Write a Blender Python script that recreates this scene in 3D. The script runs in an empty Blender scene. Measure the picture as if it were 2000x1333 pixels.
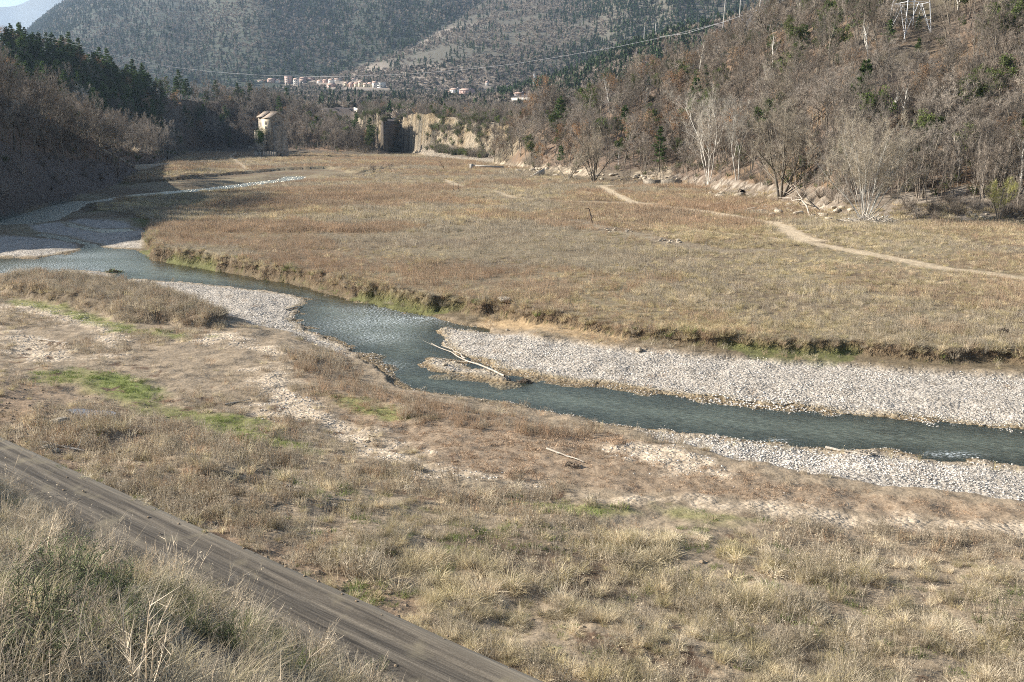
import bpy, math, random
import numpy as np
from mathutils import Vector, Matrix

random.seed(7)
RNG = np.random.default_rng(7)
SC = bpy.context.scene
COL = SC.collection

# ------------------------------------------------------------------ camera
CAM_H = 14.0
FPX = 1944.0                       # focal length in pixels of the 2000 px wide photograph
TH = math.atan((666.5 - 243.0) / FPX)
cam_d = bpy.data.cameras.new('camera'); cam = bpy.data.objects.new('camera', cam_d); COL.objects.link(cam)
cam.location = (0, 0, CAM_H); cam.rotation_euler = (math.pi / 2 - TH, 0, 0)
cam_d.lens = FPX / 2000 * 36.0; cam_d.sensor_width = 36.0; cam_d.clip_start = 0.1; cam_d.clip_end = 40000
SC.camera = cam

# ------------------------------------------------------------------ light
SUN_EL = math.radians(26.5); SUN_AZ = math.radians(-82)     # azimuth measured from +Y towards +X
w = bpy.data.worlds.new('World'); SC.world = w; w.use_nodes = True
nt = w.node_tree; bg = nt.nodes['Background']
sky = nt.nodes.new('ShaderNodeTexSky'); sky.sky_type = 'NISHITA'; sky.sun_disc = False
sky.sun_elevation = SUN_EL; sky.sun_rotation = SUN_AZ; sky.altitude = 600; sky.air_density = 1.0; sky.dust_density = 1.2
nt.links.new(sky.outputs[0], bg.inputs[0]); bg.inputs[1].default_value = 0.066
sl = bpy.data.lights.new('sun', 'SUN'); sun = bpy.data.objects.new('sun', sl); COL.objects.link(sun)
sl.energy = 5.0; sl.angle = math.radians(0.53); sl.color = (1.0, 0.95, 0.87)
sdir = Vector((math.sin(SUN_AZ) * math.cos(SUN_EL), math.cos(SUN_AZ) * math.cos(SUN_EL), math.sin(SUN_EL)))
sun.rotation_euler = sdir.to_track_quat('Z', 'Y').to_euler()
SC.view_settings.view_transform = 'Standard'; SC.view_settings.look = 'None'
SC.view_settings.exposure = 1.28; SC.view_settings.gamma = 1.0; SC.view_settings.use_curve_mapping = False
cy = SC.cycles
cy.max_bounces = 5; cy.diffuse_bounces = 2; cy.glossy_bounces = 2; cy.transmission_bounces = 3
cy.transparent_max_bounces = 6; cy.volume_bounces = 0; cy.caustics_reflective = False; cy.caustics_refractive = False
cy.use_adaptive_sampling = True; cy.adaptive_threshold = 0.02
cy.use_denoising = False; cy.pixel_filter_type = 'BLACKMAN_HARRIS'; cy.filter_width = 1.0

# ------------------------------------------------------------------ small tools
def ray(px, py):
    u = (px - 1000.0) / FPX; v = (666.5 - py) / FPX
    return np.array((u, math.cos(TH) + v * math.sin(TH), -math.sin(TH) + v * math.cos(TH)))
def P(px, py, z=0.0):
    d = ray(px, py); t = (z - CAM_H) / d[2]
    return np.array((d[0] * t, d[1] * t))
def PY(px, py, Y):
    d = ray(px, py); t = Y / d[1]
    return np.array((d[0] * t, Y, CAM_H + d[2] * t))

def _hash(ix, iy, seed):
    h = (ix.astype(np.int64) * 374761393 + iy.astype(np.int64) * 668265263 + seed * 1274126177) & 0xffffffff
    h = ((h ^ (h >> 13)) * 1274126177) & 0xffffffff
    h = (h ^ (h >> 16)) & 0xffffffff
    return h.astype(np.float64) / 4294967295.0
def vn(x, y, seed=0):
    xi = np.floor(x); yi = np.floor(y); fx = x - xi; fy = y - yi
    fx = fx * fx * (3 - 2 * fx); fy = fy * fy * (3 - 2 * fy)
    a = _hash(xi, yi, seed); b = _hash(xi + 1, yi, seed); c = _hash(xi, yi + 1, seed); d = _hash(xi + 1, yi + 1, seed)
    return (a * (1 - fx) + b * fx) * (1 - fy) + (c * (1 - fx) + d * fx) * fy
def fbm(x, y, octs=4, seed=0, gain=0.5):
    s = 0; a = 1; t = 0; x = np.asarray(x, float); y = np.asarray(y, float)
    for o in range(octs):
        s = s + a * (vn(x, y, seed + o * 17) * 2 - 1); t += a; a *= gain
        x, y = (x * 1.6 + y * 1.2) + 13.7, (y * 1.6 - x * 1.2) + 5.1
    return s / t
def sstep(a, b, x):
    t = np.clip((x - a) / (b - a), 0, 1); return t * t * (3 - 2 * t)

def poly_w(pts, z=0.0):
    return np.array([P(a, b, z) for a, b in pts])
def line_dist(x, y, V, closed):
    d2 = np.full(x.shape, 1e18); inside = np.zeros(x.shape, bool)
    n = len(V)
    for i in range(n if closed else n - 1):
        a = V[i]; b = V[(i + 1) % n]
        ex, ey = b[0] - a[0], b[1] - a[1]; L = ex * ex + ey * ey + 1e-9
        t = np.clip(((x - a[0]) * ex + (y - a[1]) * ey) / L, 0, 1)
        dx = x - a[0] - t * ex; dy = y - a[1] - t * ey
        d2 = np.minimum(d2, dx * dx + dy * dy)
        if closed:
            c = ((a[1] > y) != (b[1] > y))
            xx = a[0] + (y - a[1]) * ex / (ey if abs(ey) > 1e-9 else 1e-9)
            inside ^= c & (x < xx)
    d = np.sqrt(d2)
    return np.where(inside, -d, d) if closed else d
class Shape:
    """signed distance (metres) to a polygon or open line given in ground coordinates, worked out only near it"""
    def __init__(s, V, closed=True, margin=6.0):
        s.V = V; s.closed = closed; s.m = margin
        s.lo = V.min(0) - margin; s.hi = V.max(0) + margin
    def __call__(s, x, y):
        r = np.full(x.shape, s.m)
        k = (x > s.lo[0]) & (x < s.hi[0]) & (y > s.lo[1]) & (y < s.hi[1])
        if k.any(): r[k] = np.clip(line_dist(x[k], y[k], s.V, s.closed), -s.m * 10, s.m)
        return r

def mesh_from(name, verts, faces, mats=(), midx=None, smooth=False):
    """verts (n,3) array; faces: (m,k) int array or list of such arrays"""
    me = bpy.data.meshes.new(name)
    if not isinstance(faces, list): faces = [faces]
    faces = [np.asarray(f, dtype=np.int32) for f in faces if len(f)]
    verts = np.asarray(verts, dtype=np.float32)
    nl = sum(f.size for f in faces); nf = sum(len(f) for f in faces)
    me.vertices.add(len(verts)); me.vertices.foreach_set('co', verts.ravel())
    me.loops.add(nl); me.polygons.add(nf)
    me.loops.foreach_set('vertex_index', np.concatenate([f.ravel() for f in faces]))
    tot = np.concatenate([np.full(len(f), f.shape[1], np.int32) for f in faces])
    st = np.concatenate([[0], np.cumsum(tot)[:-1]]).astype(np.int32)
    me.polygons.foreach_set('loop_start', st); me.polygons.foreach_set('loop_total', tot)
    if midx is not None: me.polygons.foreach_set('material_index', np.asarray(midx, np.int32))
    if smooth: me.polygons.foreach_set('use_smooth', np.ones(nf, bool))
    me.update(calc_edges=True)
    for m in mats: me.materials.append(m)
    return me
def link(name, data, parent=None, loc=None):
    o = bpy.data.objects.new(name, data); COL.objects.link(o)
    if parent is not None: o.parent = parent
    if loc is not None: o.location = loc
    return o
def tag(o, label=None, cat=None, group=None, kind=None):
    if label: o['label'] = label
    if cat: o['category'] = cat
    if group: o['group'] = group
    if kind: o['kind'] = kind
    return o

# ------------------------------------------------------------------ materials
def mat_base(name):
    m = bpy.data.materials.new(name); m.use_nodes = True
    n = m.node_tree; n.nodes.clear()
    out = n.nodes.new('ShaderNodeOutputMaterial')
    return m, n, out
def N(n, t, **kw):
    x = n.nodes.new(t)
    for k, v in kw.items(): setattr(x, k, v)
    return x
def ramp(n, fac, stops):
    r = N(n, 'ShaderNodeValToRGB'); e = r.color_ramp.elements
    while len(e) > 1: e.remove(e[-1])
    e[0].position = stops[0][0]; e[0].color = (*stops[0][1], 1)
    for p, c in stops[1:]:
        k = e.new(p); k.color = (*c, 1)
    n.links.new(fac, r.inputs[0]); return r.outputs[0]
def mixc(n, fac, a, b, mode='MIX'):
    m = N(n, 'ShaderNodeMix', data_type='RGBA', blend_type=mode)
    for s, v in ((0, fac), (6, a), (7, b)):
        if hasattr(v, 'default_value') or hasattr(v, 'is_linked'): n.links.new(v, m.inputs[s])
        else: m.inputs[s].default_value = v if s == 0 else (*v, 1)
    return m.outputs[2]
def noise(n, scale, detail=3, vec=None, rough=0.55):
    t = N(n, 'ShaderNodeTexNoise'); t.inputs['Scale'].default_value = scale; t.inputs['Detail'].default_value = detail
    t.inputs['Roughness'].default_value = rough
    if vec is not None: n.links.new(vec, t.inputs['Vector'])
    return t.outputs['Fac']
def maprange(n, v, a, b, c, d):
    m = N(n, 'ShaderNodeMapRange'); m.inputs[1].default_value = a; m.inputs[2].default_value = b
    m.inputs[3].default_value = c; m.inputs[4].default_value = d; n.links.new(v, m.inputs[0]); return m.outputs[0]

def mat_plant(name, cols, transl=0.35, patch=0.05, spread=1.0, inst=0.28, patch_w=0.5):
    """cols: list of colours; an individual picks one by its own random number, shifted in patches over the ground"""
    m, n, out = mat_base(name)
    oi = N(n, 'ShaderNodeObjectInfo'); geo = N(n, 'ShaderNodeNewGeometry')
    pn = noise(n, patch, 3, geo.outputs['Position'])
    a = N(n, 'ShaderNodeMath', operation='MULTIPLY'); a.inputs[1].default_value = spread * (1 - patch_w); n.links.new(oi.outputs['Random'], a.inputs[0])
    b = maprange(n, pn, 0.3, 0.7, 0.0, patch_w)
    c = N(n, 'ShaderNodeMath', operation='ADD'); n.links.new(a.outputs[0], c.inputs[0]); n.links.new(b, c.inputs[1])
    k = len(cols)
    col = ramp(n, c.outputs[0], [(i / (k - 1), cc) for i, cc in enumerate(cols)])
    rnd = N(n, 'ShaderNodeNewGeometry')
    bright = maprange(n, geo.outputs['Random Per Island'], 0, 1, 0.62, 1.35)
    wn = N(n, 'ShaderNodeTexWhiteNoise', noise_dimensions='1D'); n.links.new(oi.outputs['Random'], wn.inputs['W'])
    own = maprange(n, wn.outputs['Value'], 0, 1, 1 - inst, 1 + inst)
    pt = maprange(n, noise(n, patch * 3.3, 3, geo.outputs['Position']), .3, .7, .82, 1.18)
    for v_ in (own, pt):
        q_ = N(n, 'ShaderNodeMath', operation='MULTIPLY'); n.links.new(bright, q_.inputs[0]); n.links.new(v_, q_.inputs[1]); bright = q_.outputs[0]
    mm = N(n, 'ShaderNodeMix', data_type='RGBA', blend_type='MULTIPLY'); mm.inputs[0].default_value = 1
    n.links.new(col, mm.inputs[6]); n.links.new(bright, mm.inputs[7])
    d = N(n, 'ShaderNodeBsdfDiffuse'); n.links.new(mm.outputs[2], d.inputs[0])
    if transl > 0:
        t = N(n, 'ShaderNodeBsdfTranslucent'); n.links.new(mm.outputs[2], t.inputs[0])
        x = N(n, 'ShaderNodeMixShader'); x.inputs[0].default_value = transl
        n.links.new(d.outputs[0], x.inputs[1]); n.links.new(t.outputs[0], x.inputs[2]); n.links.new(x.outputs[0], out.inputs[0])
    else: n.links.new(d.outputs[0], out.inputs[0])
    return m
def mat_simple(name, c1, c2=None, scale=2.0, rough=0.85, bump=0.0, metal=0.0, detail=4):
    m, n, out = mat_base(name)
    p = N(n, 'ShaderNodeBsdfPrincipled'); p.inputs['Roughness'].default_value = rough; p.inputs['Metallic'].default_value = metal
    p.inputs['Specular IOR Level'].default_value = 0.3
    tc = N(n, 'ShaderNodeTexCoord')
    c2 = c2 or tuple(v * 0.7 for v in c1)
    nf = noise(n, scale, detail, tc.outputs['Object'])
    n.links.new(ramp(n, nf, [(0.3, c2), (0.7, c1)]), p.inputs['Base Color'])
    if bump:
        b = N(n, 'ShaderNodeBump'); b.inputs['Strength'].default_value = bump; b.inputs['Distance'].default_value = 0.1
        n.links.new(noise(n, scale * 3, 4, tc.outputs['Object']), b.inputs['Height']); n.links.new(b.outputs[0], p.inputs['Normal'])
    n.links.new(p.outputs[0], out.inputs[0])
    return m
# ================================================================== the ground
water_px = [(-200,500),(0,503),(60,506),(110,498),(150,492),(165,480),(120,470),(62,460),(78,456),(130,463),(180,476),(215,486),(262,488),
            (300,508),(340,517),(400,526),(500,543),(575,556),(640,573),(700,590),(780,606),(850,620),(900,633),(960,645),(955,652),(900,645),(872,643),
            (862,655),(868,672),(885,690),(930,705),(1000,728),(1080,742),(1150,750),(1300,770),(1400,781),(1500,792),(1700,812),(1900,830),(2100,852),(2600,900),
            (2600,1010),(2100,935),(2000,920),(1900,910),(1800,899),(1700,889),(1600,884),(1500,874),(1400,864),(1270,848),(1200,842),(1100,822),(1000,802),
            (900,788),(800,770),(745,742),(708,702),(680,686),(640,667),(600,650),(577,628),(572,604),(600,589),(555,575),(450,562),(350,553),(270,549),(210,553),(100,546),(0,538),(-200,530)]
stream_px = [(-200,415),(0,424),(55,414),(92,400),(128,394),(172,393),(210,388),(255,381),(330,374),(400,368),(480,358),(540,351),(556,345),(600,345),(592,351),(545,357),(480,366),
             (400,376),(330,381),(262,388),(215,393),(172,398),(160,408),(130,424),(112,431),(60,440),(0,444),(-200,446)]
rill_px = [(110,429),(138,437),(190,449),(250,447),(258,452),(200,456),(135,442)]
W_POLY = [Shape(poly_w(p), True, 12.0) for p in (water_px, stream_px, rill_px)]
STREAM_D = Shape(poly_w(stream_px), True, 42.0)
# toe of the cut bank of the big terrace; inside = the terrace
terr_px = [(3600,850),(2400,752),(2000,727),(1850,727),(1780,722),(1650,712),(1500,705),(1380,695),(1240,682),(1100,655),(1000,636),(930,624),(880,614),(840,614),(780,601),(700,586),(640,568),
           (600,554),(560,551),(500,540),(420,526),(350,515),(300,505),(283,485),(283,470),(296,455),(292,440),(265,428),(230,421),(190,416),(168,406),(180,399),(250,391),(330,384),(400,378),(480,369),(545,360),(600,354),(650,344),
           (700,346),(760,335),(1600,308),(3600,308)]
terr2_px = [(236,366),(262,362),(330,358),(400,352),(450,346),(500,342),(545,337),(600,335),(640,333),(700,346),(760,335),(1600,308),(1600,296),(330,300),(240,345)]
_T1 = Shape(poly_w(terr_px, 0.1), True, 3.0); _T2 = Shape(poly_w(terr2_px, 0.1), True, 3.0)
def TERR(x, y): return np.minimum(_T1(x, y), _T2(x, y))
isl_px = [(0,575),(15,558),(90,552),(200,561),(290,572),(370,598),(425,625),(438,645),(400,650),(330,640),(260,640),(215,630),(150,610),(80,596),(20,585)]
ISL = Shape(poly_w(isl_px, 0.5), True, 3.0)
bars = [ # gravel
 [(868,640),(905,640),(960,652),(1040,668),(1120,680),(1250,694),(1400,706),(1600,720),(1800,735),(2000,748),(2200,765),(2600,860),(2600,905),(2100,856),(1900,834),(1700,816),(1500,796),(1300,774),(1150,754),(1060,742),(990,728),(930,708),(882,692),(862,668)],
 [(838,700),(880,703),(930,718),(992,738),(985,744),(930,738),(870,722),(835,708)],
 [(240,548),(350,552),(450,561),(555,574),(602,588),(574,604),(578,628),(600,650),(640,667),(700,700),(640,690),(560,655),(480,640),(430,620),(370,592),(300,570),(230,560)],
 [(1240,845),(1400,862),(1600,882),(1800,898),(2000,920),(2200,948),(2200,1030),(2000,1008),(1850,990),(1700,972),(1540,945),(1400,905),(1300,875)],
 [(60,465),(130,470),(160,485),(100,500),(0,503),(-100,500),(-60,470)],
 [(160,430),(240,437),(292,455),(282,470),(282,486),(215,484),(180,474),(120,460),(60,452),(60,446),(110,434)],
 [(90,535),(140,528),(215,532),(215,545),(140,543)],
 [(60,545),(200,556),(250,562),(210,568),(60,552)]]
BARS = [Shape(poly_w(p, 0.1), True, 4.0) for p in bars]
sands = [
 [(470,720),(540,728),(585,760),(640,830),(700,850),(760,880),(780,900),(700,900),(640,860),(560,850),(500,830),(530,790)],
 [(370,660),(450,655),(500,672),(560,690),(540,705),(470,690),(400,680)],
 [(200,650),(235,660),(240,720),(205,725)],
 [(0,600),(60,600),(160,625),(240,650),(260,665),(190,660),(80,630),(0,612)],
 [(700,890),(790,905),(830,930),(900,950),(1050,980),(1250,1000),(1150,1010),(960,985),(800,960),(690,920)],
 [(1180,870),(1300,880),(1400,905),(1450,950),(1330,945),(1220,920),(1150,890)],
 [(1000,990),(1300,1000),(1560,1005),(1800,1022),(2200,1035),(2200,1066),(1900,1055),(1600,1035),(1250,1010),(1050,1008)],
 [(0,655),(60,670),(130,700),(140,740),(60,745),(0,700)]]
SANDS = [Shape(poly_w(p, 0.6), True, 4.0) for p in sands]
greens = [
 [(60,770),(130,745),(200,752),(270,765),(300,800),(330,822),(300,832),(230,820),(150,800),(60,800)],
 [(300,830),(400,832),(520,850),(540,880),(430,880),(330,860)],
 [(1000,1005),(1150,1015),(1240,1030),(1180,1045),(1060,1035),(1000,1025)],
 [(10,585),(120,600),(230,635),(330,655),(420,662),(330,672),(220,655),(100,615),(20,597)],
 [(180,800),(330,815),(420,850),(520,870),(640,925),(560,930),(430,900),(300,860),(200,830)],
 [(620,770),(760,800),(860,830),(760,840),(660,810)],
 [(1280,1015),(1500,1040),(1420,1055),(1300,1040)]]
GREENS = [Shape(poly_w(p, 0.7), True, 4.0) for p in greens]
matp = [(560,690),(700,740),(850,790),(1000,815),(1200,852),(1300,880),(1450,940),(1640,968),(1850,992),(2200,1020),(2200,1042),(1900,1034),(1600,1010),(1300,1000),(1000,985),(850,960),(760,900),(680,850),(600,780)]
MATP = Shape(poly_w(matp, 0.5), True, 4.0)
GREENB = Shape(poly_w([(190,765),(230,752),(290,765),(325,815),(250,822),(200,800)], 0.7), True, 4.0)
paths = [([(1590,470),(1555,462),(1530,445),(1500,432),(1440,424),(1330,408),(1240,396),(1212,385),(1190,374),(1172,364),(1210,362)], 1.15, 1.0),
         ([(2100,560),(2000,541),(1850,524),(1700,497),(1600,478),(1560,470),(1530,445)], 1.0, .8),
         ([(1570,470),(1540,450),(1515,433)], 1.1, 1.0),
         ([(1560,472),(1400,455),(1250,436),(1100,415)], 0.5, .7),
         ([(1560,452),(1620,446),(1590,450)], 0.4, .8),
         ([(1300,398),(1100,392),(1000,385),(960,372),(900,364),(868,350)], 0.9, .7),
         ([(480,330),(450,305),(470,292),(500,298)], 0.8, .7)]
PATHS = [(Shape(poly_w(p, 1.4), False, 4.0), wd, s) for p, wd, s in paths]
SLOPE = Shape(poly_w([(520,925),(640,960),(800,990),(950,1010),(1100,1030),(1300,1042),(1500,1046),(2000,1060),(3200,1090),(3200,2400),(300,2400),(700,1240),(600,1080)], 1.5), True, 5.0)
DARKPATCH = Shape(poly_w([(880,1040),(1010,1050),(1180,1090),(1260,1160),(1150,1230),(980,1210),(860,1130)], 2.0), True, 4.0)  # patch of slope drawn darker, with fewer tussocks
PUD = Shape(poly_w([(128,806),(150,803),(185,808),(192,818),(175,826),(150,824),(132,816)], 0.62), True, 3.0)
scar = Shape(poly_w([(960,632),(1000,640),(1100,660),(1200,680)], 0.1), False, 5.0)
stoneline = Shape(poly_w([(1130,430),(1200,450),(1300,470),(1400,490),(1500,488)], 1.4), False, 8.0)

# the road on the embankment
RA = P(0, 850, 4.0); RB = P(1080, 1333, 4.0)
rt = (RB - RA) / np.linalg.norm(RB - RA); rn = np.array((-rt[1], rt[0]))
if rn[1] < 0: rn = -rn
def road_s(x, y): return (x - RA[0]) * rn[0] + (y - RA[1]) * rn[1]

class Layer:
    def __init__(s, foot, crest, prof, back=0.35, rough=0.05, fz=1.4, smooth=True):
        F = np.array([(*P(a, b, fz), fz) if not isinstance(b, tuple) else PY(a, b[0], b[1]) for a, b in foot]); C = np.array([PY(*c) for c in crest])
        s.fa = F[:, 0] / F[:, 1]; s.fy = F[:, 1]; s.fz = F[:, 2]; s.ca = C[:, 0] / C[:, 1]; s.cy = C[:, 1]; s.cz = C[:, 2]
        g = np.linspace(-3.2, 3.2, 2561); kk = np.exp(-.5 * (np.arange(-12, 13) / 4.0) ** 2); kk /= kk.sum()
        sm = lambda xs, ys: (g, np.convolve(np.pad(np.interp(g, xs, ys), 12, mode='edge'), kk, 'valid'))
        lo, hi = s.fa[0], s.fa[-1]; s.lo = lo; s.hi = hi
        fa, ca = s.fa, s.ca
        s.fa, s.fy = sm(fa, np.log(s.fy)); s.fy = np.exp(s.fy); s.fz = sm(fa, s.fz)[1]
        s.ca, s.cy = sm(ca, np.log(s.cy)); s.cy = np.exp(s.cy); s.cz = sm(ca, s.cz)[1]
        if not smooth:
            s.fy = np.interp(g, fa, F[:, 1]); s.cy = np.interp(g, ca, C[:, 1]); s.cz = np.interp(g, ca, C[:, 2])
        s.prof = prof; s.back = back; s.rough = rough
    def __call__(s, x, y):
        az = x / y
        sc = 9.0 / np.maximum(y, 60.0)
        az = az + (0.012 + .25 * s.rough) * fbm(x * sc * .6, y * sc * .6, 3, 5)
        yf = np.interp(az, s.fa, s.fy); yc = np.interp(az, s.ca, s.cy); zc = np.interp(az, s.ca, s.cz); zf = np.interp(az, s.fa, s.fz)
        ly = np.log(y); lf = np.log(yf); lc = np.log(np.maximum(yc, yf * 1.01))
        t = (ly - lf) / (lc - lf)
        h = zc - zf
        z = zf + h * s.prof(np.clip(t, 0, 1)) - np.where(t > 1, (y - yc) * s.back, 0)
        rg = 1 - np.abs(fbm(x * sc * .5 + 3, y * sc * .35, 4, 21)) * 2.6
        z = z + h * s.rough * (rg - .4) * np.clip(t, 0, 1) * np.clip(2.2 - t, 0, 1) * 1.6
        z = np.where(t < 0, -50, z)
        return np.where((az < s.lo) | (az > s.hi), -50, z), t
def prof_bank(p=1.0, b=0.06):
    return lambda t: b * np.clip(t / 0.08, 0, 1) + (1 - b) * np.clip(t, 0, 1) ** p
R_HILL = Layer([(975,320),(1080,336),(1200,352),(1330,358),(1420,376),(1520,392),(1640,423),(1800,432),(2000,440),(2400,470),(3600,540)],
    [(968,300,345),(1010,270,330),(1060,238,320),(1180,205,310),(1290,172,300),(1400,128,290),(1480,88,280),(1560,48,270),(1700,-60,270),(1850,-120,270),(2000,-170,270),(2400,-250,270),(3600,-300,240)],
    prof_bank(1.38, 0.025), 0.3, 0.03)
L_NEAR = Layer([(-2600,620),(-900,540),(-300,475),(0,426),(60,404),(150,389),(240,366),(290,342),(345,322),(385,306)],
    [(-2600,0,170),(-1600,-150,150),(-900,-160,132),(-500,-10,140),(-300,60,165),(-100,120,190),(0,180,205),(100,238,225),(200,270,262),(300,293,325),(386,303,440)],
    prof_bank(0.9, 0.04), 0.25, 0.03, fz=0.5)
L_HILL = Layer([(-2600,360),(-300,330),(150,325),(330,308),(390,296),(500,298),(600,300),(700,303),(768,303)],
    [(-2600,40,380),(-300,60,400),(0,92,400),(90,105,410),(170,135,420),(230,162,430),(330,185,455),(400,195,500),(500,200,520),(560,214,520),(640,240,495),(700,264,460),(740,286,430),(767,301,425)],
    prof_bank(1.45, 0.02), 0.1, 0.03)
def prof_cliff(t):
    t = np.clip(t, 0, 1)
    return np.interp(t, [0, .12, .52, .60, .72, .8, 1], [0, .06, .16, .62, .74, .93, 1.0])
CLIFF = Layer([(700,296),(712,297),(722,298),(750,301),(768,298),(788,297),(797,299),(850,307),(920,313),(1000,321),(1400,321),(2600,321)],
    [(700,240,540),(712,232,480),(722,224,462),(750,224,440),(768,232,474),(788,232,478),(797,226,456),(815,219,444),(850,224,432),(920,232,405),(1000,238,372),(1400,230,372),(2600,230,372)],
    prof_cliff, -0.01, 0.0, smooth=False)
M0 = Layer([(-2600,(200,6000)),(400,(200,6000))], [(-2600,60,9500),(-300,30,9500),(0,8,9500),(22,13,9500),(50,3,9500),(85,-12,9500),(200,-40,9500),(400,-60,9500)], lambda t: t, 0.3, 0.05)
M1 = Layer([(-2600,(185,1500)),(1300,(185,1500))], [(-2600,140,3200),(-600,130,3200),(-100,120,3200),(0,92,3200),(75,48,3200),(150,6,3200),(250,-55,3200),(500,-170,3200),(800,-160,3200),(1100,-60,3200),(1300,0,3200)], lambda t: t ** 1.1, 0.3, 0.15)
M2 = Layer([(545,(172,1500)),(700,(176,1320)),(2800,(180,1250))], [(545,172,1700),(600,152,1800),(700,114,2000),(760,80,2100),(830,40,2200),(900,10,2300),(1000,-30,2300),(1300,-110,2300),(2200,-150,2300),(2800,-150,2300)], lambda t: t ** 1.05, 0.3, 0.14)
M3 = Layer([(985,(195,800)),(1200,(190,650)),(2000,(200,560)),(2800,(200,500))], [(985,192,1000),(1120,146,980),(1250,90,950),(1400,50,900),(1550,16,850),(1800,-50,800),(2800,-100,800)], lambda t: t ** .9, 0.3, 0.05)
CLF_A = CLIFF.ca; CLF_Y = np.where(CLIFF.ca < PY(716,250,460)[0] / 460, 640.0, CLIFF.cy)

def height(x, y, want=False):
    """ground height and the zones it is made of; x, y arrays, y > 0"""
    x = np.asarray(x, float); y = np.maximum(np.asarray(y, float), .3)
    Z = {}
    near = y < 330
    # wandering outlines
    wx = x + 0.55 * fbm(x * .55, y * .55, 3, 31) + 0.16 * fbm(x * 2.2, y * 2.2, 2, 33)
    wy = y + 0.55 * fbm(x * .55 + 40, y * .55, 3, 32) + 0.16 * fbm(x * 2.2 + 9, y * 2.2, 2, 34)
    dw = np.minimum(np.minimum(W_POLY[0](wx, wy), W_POLY[1](wx, wy)), W_POLY[2](wx, wy))
    for b_ in (BARS[1], BARS[6]): dw = np.maximum(dw, -b_(wx, wy))
    dt = TERR(wx, wy)
    dt2 = TERR(x + 0.9 * fbm(x * .35, y * .35, 3, 35) + .5 * fbm(x * 1.3, y * 1.3, 3, 36), y + 0.9 * fbm(x * .35, y * .35 + 9, 3, 37) + .5 * fbm(x * 1.3 + 5, y * 1.3, 3, 38))
    gr = np.zeros(x.shape)
    for b in BARS: gr = np.maximum(gr, sstep(0.35, -0.5, b(wx, wy)))
    # left bank flats
    s = road_s(x, y)
    flat = 0.12 + 0.5 * sstep(0, 5, dw) + 0.10 * fbm(x * .25, y * .25, 4, 41) * sstep(0, 3, dw) + 0.03 * fbm(x * 1.5, y * 1.5, 3, 42)
    flat = flat * (1 - gr) + gr * (0.05 + 0.25 * sstep(0, 4, dw) + 0.05 * fbm(x * .8, y * .8, 3, 43))
    isl = sstep(0.25, -0.7, ISL(wx, wy) + .35 * fbm(x * 1.2, y * 1.2, 3, 61))
    flat = flat + isl * (0.7 + .15 * fbm(x * .6, y * .6, 3, 44)) * (y < 100)
    toe = sstep(0.15, -0.95, dt2)
    terr = 1.35 + 0.22 * fbm(x * .06, y * .06, 3, 45) + 0.06 * fbm(x * .5, y * .5, 3, 46)
    sd_ = np.maximum(STREAM_D(x, y), 0); nearside = sstep(-1, 4, _T2(x, y))
    terr = terr * (1 - nearside) + nearside * (.22 + (terr - .22) * sstep(0, 38, sd_))
    Z['sd'] = np.where(nearside > .5, sd_, 99.)
    z = flat * (1 - toe) + np.maximum(terr, flat) * toe
    z = np.where(dw < 0, -0.05 - 0.38 * sstep(0, 3.5, -dw) + 0.05 * fbm(x * 1.1, y * 1.1, 3, 47), z)
    pud = PUD(x, y)
    z = z - 0.22 * sstep(0.3, -0.5, pud)
    # slope up to the road and the embankment the camera stands on
    k = (s < 40) & (y < 130)
    up = 3.35 * np.exp(-np.clip(s, 0, 200) / 8.0) + 0.35 * np.exp(-((s - 4.5) / 1.6) ** 2) * (0.5 + fbm(x * .3, y * .3, 3, 48))
    up = up + 0.16 * fbm(x * .7, y * .7, 4, 49) * sstep(0, 2, s)
    zs = z + up - 0.42 * sstep(0.0, 0.35, s) * np.exp(-np.clip(s, 0, 9) / 2.5)
    road = 3.90 + 0 * s
    emb = 4.0 + 0.98 * np.clip(-2.7 - s, 0, 5.0) + 0.72 * np.clip(-7.7 - s, 0, 5.0) + 0.03 * np.clip(-12.7 - s, 0, 100) + (0.16 * fbm(x * .8, y * .8, 4, 51)) * sstep(-2.7, -4, s)
    zs = np.where(s < 2.0, np.minimum(zs, 3.84 - .3 * sstep(0, .5, s) + .25 * np.clip(s - .5, 0, 2)), zs)
    zz = np.where(s > 0, np.maximum(zs, z), np.where(s > -2.7, road, emb))
    z = np.where(k, zz, z)
    onroad = k & (s <= 0.0) & (s > -2.7)
    # hills
    ht = np.full(x.shape, -50.0); tt = np.zeros(x.shape); lay = np.zeros(x.shape, int)
    far = y > 60
    if far.any():
        xf = x[far]; yf = y[far]; H = ht[far]; T = tt[far]; LY = lay[far]
        az = xf / yf
        yc = np.interp(az, CLF_A, CLF_Y)
        plat_py = np.interp(np.log(yf), np.log([440, 600, 800, 1000, 1300, 1600, 2400, 6000, 12000]), [238, 219, 206, 196, 186, 178, 170, 205, 225])
        pz = CAM_H + (243 - plat_py) / FPX * yf * 1.02 + 3.0 * fbm(xf * .008, yf * .008, 4, 52)
        pz = np.where(yf > yc, pz, -50)
        for i, L in enumerate((R_HILL, L_NEAR, L_HILL, CLIFF, M0, M1, M2, M3)):
            zl, tl = L(xf, yf)
            if i == 3: zl = np.where(yf > yc + 3, -50, zl + 3.4 * fbm(xf * .09, yf * .05 + 3, 5, 53) * np.clip(tl * 2 - .2, 0, 1))
            b = zl > H
            H = np.where(b, zl, H); T = np.where(b, tl, T); LY = np.where(b, i + 1, LY)
        b = pz > H; H = np.where(b, pz, H); LY = np.where(b, 9, LY); T = np.where(b, 1, T)
        ht[far] = H; tt[far] = T; lay[far] = LY
        LM = LY.copy()
    hill = ht > z
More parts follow.
